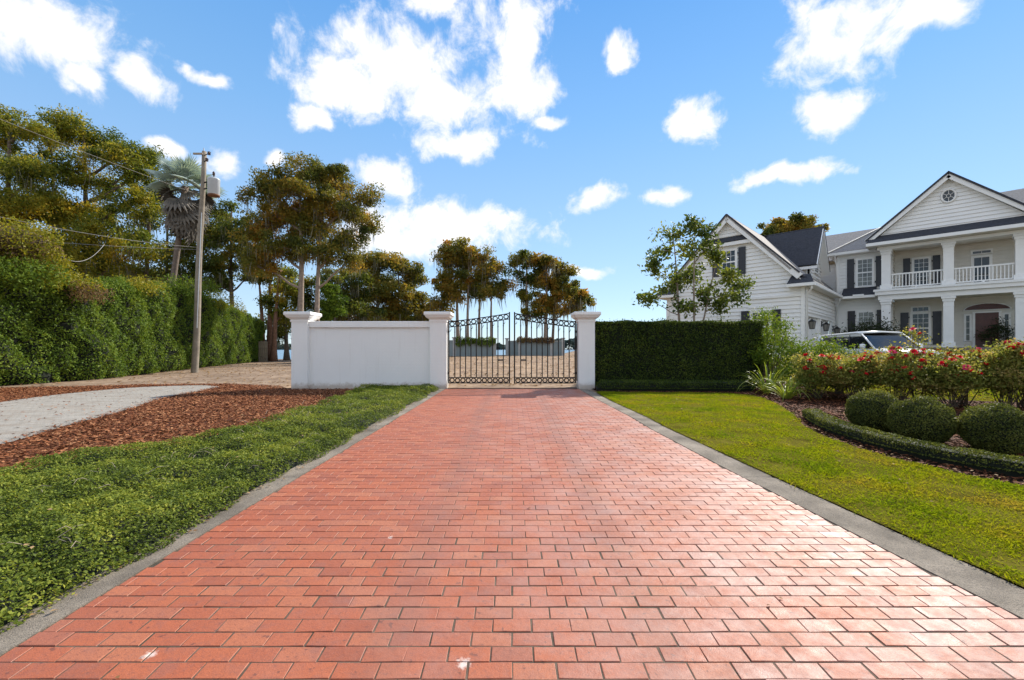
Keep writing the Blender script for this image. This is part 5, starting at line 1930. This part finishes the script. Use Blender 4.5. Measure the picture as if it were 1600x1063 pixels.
    for sg in (-1, 1):
        e = gl_ if sg < 0 else gr_
        beam('rake_board', 'white_paint', (e + sg * .02, -.62, 8.62), (ap, -.62, zap + .0), .06, .34)
        poly_prism('gable_roof', 'dark_shingle', [(e + sg * .10, -.72, 8.72), (ap, -.72, zap + .23), (ap, 5.5, zap + .23), (e + sg * .10, 5.5, 8.72)], .10, house)
        poly_prism('rake_soffit', 'white_paint', [(e + sg * .02, -.59, 8.50), (ap, -.59, zap - .10), (ap, -.2, zap - .10), (e + sg * .02, -.2, 8.50)], .03, house)
    # round window with spokes
    c = gp.pt(ap, .05, 10.85)
    disc = MB(); n = 24
    disc.add([gp.pt(ap + .27 * math.cos(2 * math.pi * k / n), .085, 10.85 + .34 * math.sin(2 * math.pi * k / n)) for k in range(n)], [tuple(range(n))])
    rw = MB()
    ring_ = [gp.pt(ap + .31 * math.cos(2 * math.pi * k / n), .085, 10.85 + .39 * math.sin(2 * math.pi * k / n)) for k in range(n + 1)]
    rw.tube(ring_, .055, 8, False)
    rwo = rw.build('round_window', 'white_paint', house, True)
    disc.build('pane', 'window_glass', rwo)
    spk = MB()
    for k in range(6):
        a = math.pi / 2 + k * math.pi / 3
        spk.tube([gp.pt(ap + .09 * math.cos(a), .095, 10.85 + .11 * math.sin(a)), gp.pt(ap + .28 * math.cos(a), .095, 10.85 + .35 * math.sin(a))], .014, 4)
    spk.tube([gp.pt(ap + .09 * math.cos(2 * math.pi * k / 12), .095, 10.85 + .11 * math.sin(2 * math.pi * k / 12)) for k in range(13)], .014, 4, False)
    spk.build('spokes', 'white_paint', rwo)
    # --- main hip roof
    e0, e1, kf, kbk, kr = -3.25, 12.2, .35, 11.0, 5.6
    zr = 11.95
    zb = 8.38
    hip0 = (e0 + 5.2, kr, zr)
    poly_prism('main_roof', 'grey_shingle', [(e0, kf, zb), (e1, kf, zb), (e1, kr, zr), hip0], .08, house)
    poly_prism('main_roof', 'grey_shingle', [(e0, kf, zb), hip0, (e0, kbk, zb)], .08, house)
    poly_prism('main_roof', 'grey_shingle', [(e0, kbk, zb), hip0, (e1, kr, zr), (e1, kbk, zb)], .08, house)
    beam('hip_cap', 'cream_paint', (e0, kf, zb + .03), (hip0[0], hip0[1], zr + .03), .16, .05)
    MB().box((e0 - .02, -.55), (kf - .05, kf + .07), (8.16 - GZ, 8.34 - GZ)).build('gutter', 'white_paint', house)
    MB().box((e0, -.3), (kf + .08, MW - .0), (8.14 - GZ, 8.18 - GZ)).build('soffit', 'white_paint', house)
    MB().box((e0 - .02, e0 + .10), (kf + .08, 8.0), (8.16 - GZ, 8.34 - GZ)).build('gutter', 'white_paint', house)
    # rear wing roof that shows left of the hip
    poly_prism('wing_roof', 'grey_shingle', [(-10.5, 3.6, 8.38), (-2.2, 3.6, 8.38), (1.5, 8.0, 11.3), (-10.5, 8.0, 11.3)], .08, house)
    poly_prism('wing_roof', 'grey_shingle', [(-10.5, 12.4, 8.38), (1.5, 12.4, 8.38), (1.5, 8.0, 11.3), (-10.5, 8.0, 11.3)], .08, house)
    # pent roof between the storeys, left of the portico
    poly_prism('pent_roof', 'dark_shingle', [(-2.4, -.12, 5.18), (-.56, -.12, 5.18), (-.56, MW - .03, 5.78), (-2.4, MW - .03, 5.78)], .06, house)
    MB().box((-2.6, -.56), (-.20, -.08), (4.96 - GZ, 5.12 - GZ)).build('gutter', 'white_paint', house)
    MB().box((-2.6, -.50), (-.07, MW - .03), (4.97 - GZ, 5.01 - GZ)).build('soffit', 'cream_paint', house)
    MB().box((-1.75, -1.15), (-.24, -.201), (5.08 - GZ, 5.20 - GZ)).build('gutter_guard', 'white_paint', house)

    # --- garage wing: gable front at k = KF, right side at s = SR
    SR, KF = -2.93, -8.6
    WID = 8.2
    SL = SR - WID
    SM = (SR + SL) / 2
    ZE, ZP = 5.40, 9.80
    gf = Plane('front', KF)

    def wing(z):
        if z <= ZE: return (SL, SR)
        t = (ZP - .1 - z) / (ZP - .1 - ZE)
        return (SM - (WID / 2) * t, SM + (WID / 2) * t)
    clad_wall(gf, wing, .75, 4.52)
    clad_wall(gf, wing, 4.62, ZP - .25)
    pbox('belt_board', 'white_paint', house, gf, (SL - .03, SR + .03), (.0, .10), (4.50, 4.64))
    pbox('corner_board', 'white_paint', house, gf, (SR - .16, SR + .04), (.06, .085), (.75, 4.498))
    pbox('corner_board', 'white_paint', house, gf, (SR - .16, SR + .04), (.06, .085), (4.642, 5.2))
    pbox('corner_board', 'white_paint', house, gf, (SL - .04, SL + .16), (.06, .085), (.75, 4.498))
    gs = Plane('right', SR)
    clad_wall(gs, lambda z: (KF + .01, MW - .02), 3.55, 5.30)
    clad_wall(gs, lambda z: (KF + .01, KF + .55), .75, 3.55)
    clad_wall(gs, lambda z: (-.55, MW - .02), .75, 3.55)
    pbox('corner_board', 'white_paint', house, gs, (KF - .03, KF + .16), (.063, .087), (.75, 5.2))
    clad_wall(Plane('left', SL), lambda z: (KF + .01, 1.5), .75, 5.30)
    # garage doors between white posts
    pbox('door_header', 'white_paint', house, gs, (KF + .55, -.55), (-.30, .05), (3.40, 3.62))
    pbox('door_header_cap', 'white_paint', house, gs, (KF + .5, -.5), (.05, .10), (3.60, 3.66))
    dw = (-.55 - (KF + .55)) / 2
    for k in range(2):
        a = KF + .55 + k * dw
        pbox('door_post', 'white_paint', house, gs, (a, a + .30), (-.16, .03), (.95, 3.398))
        gd = pbox('garage_door', 'siding_paint', house, gs, (a + .30, a + dw), (-.20, -.14), (.95, 3.398))
        for j in range(4):
            for q in range(4):
                x0 = a + .36 + (dw - .36) * q / 4; x1 = a + .30 + (dw - .36) * (q + 1) / 4
                pbox('door_panel', 'siding_paint', gd, gs, (x0, x1), (-.14, -.125), (1.02 + j * .60, 1.02 + j * .60 + .52))
    # wing roof
    sl2 = (ZP - ZE) / (WID / 2)
    ov = .55
    for sg in (-1, 1):
        e = SM + sg * (WID / 2 + ov); zed = ZE - ov * sl2 * .55
        mid = (SM + sg * (WID / 2 - .55), ZE + .55 * sl2 + .12)
        mt = 'grey_shingle'
        poly_prism('garage_roof', mt, [(mid[0], KF - .42, mid[1]), (SM, KF - .42, ZP + .22), (SM, 4.0, ZP + .22), (mid[0], 4.0, mid[1])], .10, house)
        poly_prism('garage_roof_skirt', 'dark_shingle', [(e, KF - .25, 5.24), (mid[0] + sg * .002, KF - .25, mid[1] - .005), (mid[0] + sg * .002, 2.2 if sg < 0 else MW + .3, mid[1] - .005), (e, 2.2 if sg < 0 else -.12, 5.24)], .07, house)
        beam('rake_board', 'white_paint', (SM + sg * (WID / 2 - .15), KF - .36, ZE + .20), (SM, KF - .36, ZP - .02), .07, .36)
        beam('roof_edge', 'dark_shingle', (SM + sg * (WID / 2 - .15), KF - .40, ZE + .43), (SM, KF - .40, ZP + .20), .08, .09)
        poly_prism('rake_soffit', 'white_paint', [(SM + sg * (WID / 2 - .1), KF - .33, ZE + .06), (SM, KF - .33, ZP - .14), (SM, KF + .01, ZP - .14), (SM + sg * (WID / 2 - .1), KF + .01, ZE + .06)], .03, house)
        # eave return at the corner
        a, b = sorted((SM + sg * (WID / 2 + ov), SM + sg * (WID / 2 - .75)))
        poly_prism('eave_return_roof', 'dark_shingle', [(a, KF - .55, 5.22), (b, KF - .55, 5.22), (b - (.25 if sg > 0 else .12), KF - .01, 5.75), (a + (.25 if sg < 0 else .12), KF - .01, 5.75)], .06, house)
        MB().box((a - .03, b + .03), (KF - .62, KF - .50), (5.02 - GZ, 5.19 - GZ)).build('gutter', 'white_paint', house)
        MB().box((a, b), (KF - .499, KF - .03), (5.03 - GZ, 5.07 - GZ)).build('soffit', 'cream_paint', house)
        g0, g1 = sorted((SM + sg * (WID / 2 + ov - .04), SM + sg * (WID / 2 + ov + .08)))
        MB().box((g0, g1), (KF - .498, -.10 if sg > 0 else 2), (5.02 - GZ, 5.19 - GZ)).build('gutter', 'white_paint', house)
        s0, s1 = sorted((SM + sg * (WID / 2 + .03), SM + sg * (WID / 2 + ov - .045)))
        MB().box((s0, s1), (KF - .03, -.10 if sg > 0 else 2), (5.05 - GZ, 5.09 - GZ)).build('soffit', 'cream_paint', house)
    # jettied gable top: little pent roof and triangle
    zt = 8.52
    hw = (ZP - zt) / sl2
    poly_prism('pent_roof', 'dark_shingle', [(SM - hw - .30, KF - .34, zt - .25), (SM + hw + .30, KF - .34, zt - .25), (SM + hw, KF - .04, zt + .12), (SM - hw, KF - .04, zt + .12)], .05, house)
    MB().box((SM - hw - .42, SM + hw + .42), (KF - .30, KF - .05), (zt - .50 - GZ, zt - .29 - GZ)).build('fascia', 'white_paint', house)
    MB().box((SM - hw + .02, SM + hw - .02), (KF - .10, KF - .03), (zt + .12 - GZ, zt + .30 - GZ)).build('fascia', 'white_paint', house)
    window(gf, SM + .02, 6.25, 7.75, .84, 3, 2, 'window_glass', 2, .42)
    window(gf, SR - 2.25, 1.9, 3.72, .95, 3, 2, 'window_glass', 2, .45)
    pbox('window_head', 'white_paint', house, gf, (SR - 2.95, SR - 1.55), (.03, .08), (3.95, 4.05))

    # dormers on either slope of the wing roof
    def dormer(sg):
        kc, hw_, eave, peak = -.95, 1.75, 7.62, 10.0
        sf = SM + sg * 3.25                         # face
        zf = ZE + (WID / 2 - 3.25) * sl2 + .1
        pl_ = Plane('right' if sg > 0 else 'left', sf)

        def out(z):
            if z <= eave: return (kc - hw_, kc + hw_)
            t = (peak - z) / (peak - eave)
            return (kc - hw_ * t, kc + hw_ * t)
        clad_wall(pl_, out, zf - .15, peak - .2)
        side = Plane('front', kc - hw_)
        a, b = sorted((sf - sg * .02, SM + sg * 1.2))
        m = MB()
        v = [side.pt(sf - sg * .01, 0, zf - .2), side.pt(sf - sg * .01, 0, eave), side.pt(SM + sg * 1.7, 0, eave)]
        w_ = m.add(v, [(0, 1, 2)]).build('wall', 'siding_paint', house)
        pbox('corner_board', 'white_paint', house, pl_, (kc - hw_ - .02, kc - hw_ + .16), (.03, .055), (zf - .1, eave))
        o_ = .42
        rs = (peak - eave) / hw_
        for q in (-1, 1):
            ke = kc + q * (hw_ + o_); zz = eave - o_ * rs + .12
            poly_prism('dormer_roof', 'dark_shingle', [(sf + sg * .55, ke, zz), (sf + sg * .55, kc, peak + .12), (SM + sg * -.3, kc, peak + .12), (SM + sg * .9, ke, zz)], .09, house)
            beam('rake_board', 'white_paint', (sf + sg * .50, ke - q * .06, zz - .12), (sf + sg * .50, kc, peak - .10), .06, .26)
            g0, g1 = sorted((sf + sg * .50, SM + sg * 1.6))
            MB().box((g0, g1), tuple(sorted((ke - q * .10, ke + q * .02))), (zz - .30 - GZ, zz - .12 - GZ)).build('fascia', 'white_paint', house)
            poly_prism('rake_soffit', 'white_paint', [(sf + sg * .47, ke - q * .1, zz - .22), (sf + sg * .47, kc, peak - .2), (sf + sg * .03, kc, peak - .2), (sf + sg * .03, ke - q * .1, zz - .22)], .03, house)
        window(pl_, kc, zf + .45, eave + .45, 1.15, 2, 3, 'window_glass', 2, 0)
    dormer(1)
    dormer(-1)
    # downspouts
    for (pts) in ([(SR + .45, KF - .45, 5.02), (SR + .42, KF - .42, 4.85), (SR + .12, KF + .10, 4.62), (SR + .12, KF + .10, .9)],
                  [(SR + .50, -.35, 5.02), (SR + .45, -.30, 4.8), (SR + .16, MW - .12, 4.5), (SR + .16, MW - .12, 1.0)],
                  [(-2.85, kf + .1, 8.15), (-2.85, MW - .1, 7.7), (-2.80, MW - .08, 7.5), (-2.80, MW - .08, 5.3)]):
        MB().tube([(a, b, c - GZ) for a, b, c in pts], .045, 8).build('downspout', 'white_paint', house, True)
    # coach lanterns
    for k, (kk, zz) in enumerate(((KF + .32, 3.0), (KF + .70 + dw, 3.0), (-.2, 2.85))):
        base = gs.pt(kk + .1, .03, zz)
        x, y, z = base
        lt = MB().box((x, x + .05), (y - .06, y + .06), (z - .1, z + .25)).tube([(x + .05, y, z + .15), (x + .16, y, z + .26), (x + .26, y, z + .24)], .015, 6)
        L = lt.build('coach_lantern', 'black_trim', house)
        cx = x + .26
        MB().lathe([(.03, .20), (.05, .16), (.21, .04), (.20, .02)], 6, (cx, y, z)).build('hood', 'black_trim', L)
        MB().lathe([(.12, -.36), (.185, .018)], 6, (cx, y, z)).build('glass', 'lantern_glass', L)
        fr = MB()
        for q in range(6):
            a = math.pi / 3 * q
            fr.tube([(cx + .123 * math.cos(a), y + .123 * math.sin(a), z - .36), (cx + .188 * math.cos(a), y + .188 * math.sin(a), z + .02)], .012, 4)
        fr.lathe([(.13, -.40), (.14, -.36)], 6, (cx, y, z))
        fr.build('cage', 'black_trim', L)
    # finial at the dormer ridge
    o = MB().lathe([(.02, 0), (.05, .05), (.02, .1), (.06, .16), (.02, .22)], 8); o = o.build('finial', 'transformer_paint', house, True)
    o.location = (SR - .40, -.95, 10.10 - GZ)


build_house()


# ------------------------------------------------------------------ parked car
def build_car():
    ox, oy = 15.4, 18.3
    hd = Vector((-.12, -.99, 0)).normalized()
    rz = math.atan2(hd.y, hd.x)
    t = thing('parked_car', 'white boxy family car parked on the forecourt behind the roses', 'car', (ox, oy, HZ(ox, oy) + .03), rz)
    # local x forward, y left, z up
    W = .96
    # lower body: stations (x, z low, z top, half width)
    st = [(-2.95, .45, .80, .84), (-2.90, .32, 1.02, .92), (-2.2, .30, 1.06, W), (-1.0, .28, 1.06, W), (.4, .28, 1.05, W), (1.05, .28, 1.04, W), (1.75, .30, 1.00, .95), (2.08, .34, .94, .91), (2.20, .42, .78, .84)]
    V, Fc = [], []
    for (x, zl, zt, hw) in st:
        ring_ = [(-hw * .92, zl), (-hw, zl + .12), (-hw, zt - .18), (-hw * .975, zt - .05), (-hw * .90, zt), (0, zt + .025), (hw * .90, zt), (hw * .975, zt - .05), (hw, zt - .18), (hw, zl + .12), (hw * .92, zl), (0, zl - .02)]
        V += [(x, a, b) for a, b in ring_]
    n = 12
    for i in range(len(st) - 1):
        for k in range(n):
            Fc.append((i * n + k, i * n + (k + 1) % n, (i + 1) * n + (k + 1) % n, (i + 1) * n + k))
    Fc += [tuple(range(n)), tuple(reversed([(len(st) - 1) * n + k for k in range(n)]))]
    b = mesh_obj('body', V, Fc, 'car_paint', t, True)
    md = b.modifiers.new('s', 'EDGE_SPLIT'); md.split_angle = R(40)
    # cabin
    cab = [(-2.86, .76), (-2.60, .80), (-.1, .80), (.22, .79), (1.02, .78)]
    zt = [1.40, 1.66, 1.72, 1.68, 1.06]
    V, Fc = [], []
    for (x, hw), z in zip(cab, zt):
        V += [(x, -hw * (1.12 if z < 1.1 else 1.0), z - .05), (x, -hw * .93, z), (x, 0, z + .03), (x, hw * .93, z), (x, hw * (1.12 if z < 1.1 else 1.0), z - .05)]
    # pillars down to the beltline
    for i in range(len(cab) - 1):
        for k in range(4):
            Fc.append((i * 5 + k, i * 5 + k + 1, (i + 1) * 5 + k + 1, (i + 1) * 5 + k))
    roof_v = V[:20]; roof_f = [f for f in Fc if max(f) < 20]
    o = mesh_obj('roof', roof_v, roof_f, 'car_paint', t, True)
    md = o.modifiers.new('sol', 'SOLIDIFY'); md.thickness = .05
    # glasshouse block
    g = MB()
    zb = 1.04
    g.add([(-2.84, -.86, zb), (1.10, -.88, zb), (1.10, .88, zb), (-2.84, .86, zb), (-2.72, -.76, 1.55), (.26, -.78, 1.60), (.26, .78, 1.60), (-2.72, .76, 1.55)],
          [(0, 1, 5, 4), (1, 2, 6, 5), (2, 3, 7, 6), (3, 0, 4, 7), (4, 5, 6, 7)])
    g.build('windows', 'car_glass', t)
    for sg in (-1, 1):
        m = MB()
        m.tube([(1.14, sg * .88, zb), (.22, sg * .77, 1.66)], .034, 6)
        m.build('pillar', 'car_paint', t, True)
        MB().tube([(-2.80, sg * .82, zb - .1), (-2.62, sg * .72, 1.62)], .17, 8).build('pillar', 'car_paint', t, True)
        MB().tube([(-.45, sg * .885, zb), (-.50, sg * .772, 1.64)], .035, 6).build('pillar', 'black_trim', t, True)
        MB().tube([(-1.55, sg * .88, zb), (-1.58, sg * .768, 1.63)], .035, 6).build('pillar', 'black_trim', t, True)
        MB().box((-2.72, .24), tuple(sorted((sg * .70, sg * .80))), (1.55, 1.68)).build('roof_side', 'car_paint', t, bevel=.03)
        mr = MB().lathe([(.02, -.10), (.075, -.085), (.085, 0), (.075, .085), (.02, .10)], 10)
        o = mr.build('mirror', 'car_paint', t, True)
        o.location = (.72, sg * 1.06, 1.14); o.scale = (.9, 1.35, 1.0)
        MB().tube([(0, 0, 0), (.02, -sg * .16, -.04)], .03, 6).build('arm', 'black_trim', o)
        MB().box((2.02, 2.16), tuple(sorted((sg * .52, sg * .86))), (.70, .86)).build('headlight', 'bulb_glass', t, bevel=.02)
        for wx in (-1.75, 1.25):
            wh = MB()
            ty = []
            for (r, yy) in ((.20, -.11), (.34, -.11), (.365, -.07), (.365, .07), (.34, .11), (.20, .11)):
                ty.append((r, yy))
            m = MB().lathe(ty, 20)
            o = m.build('wheel', 'tyre', t, True)
            o.rotation_euler = (R(90), 0, 0); o.location = (wx, sg * .86, .365)
            MB().lathe([(.23, -.09), (.23, .09), (.10, .105)], 10).build('rim', 'alloy', o)
        for dx in (-1.55, -.45):
            MB().box((dx, dx + .16), tuple(sorted((sg * .955, sg * .985))), (.90, .93)).build('door_handle', 'car_paint', t)
    MB().box((2.17, 2.215), (-.50, .50), (.62, .80)).build('grille', 'black_trim', t)
    MB().box((2.205, 2.225), (-.16, .16), (.42, .54)).build('number_plate', 'white_paint', t)
    MB().tube([(1.18, -.6, 1.07), (.95, -.1, 1.16)], .012, 5).build('wiper', 'black_trim', t)
    MB().tube([(1.18, .1, 1.07), (.95, .6, 1.16)], .012, 5).build('wiper', 'black_trim', t)


build_car()
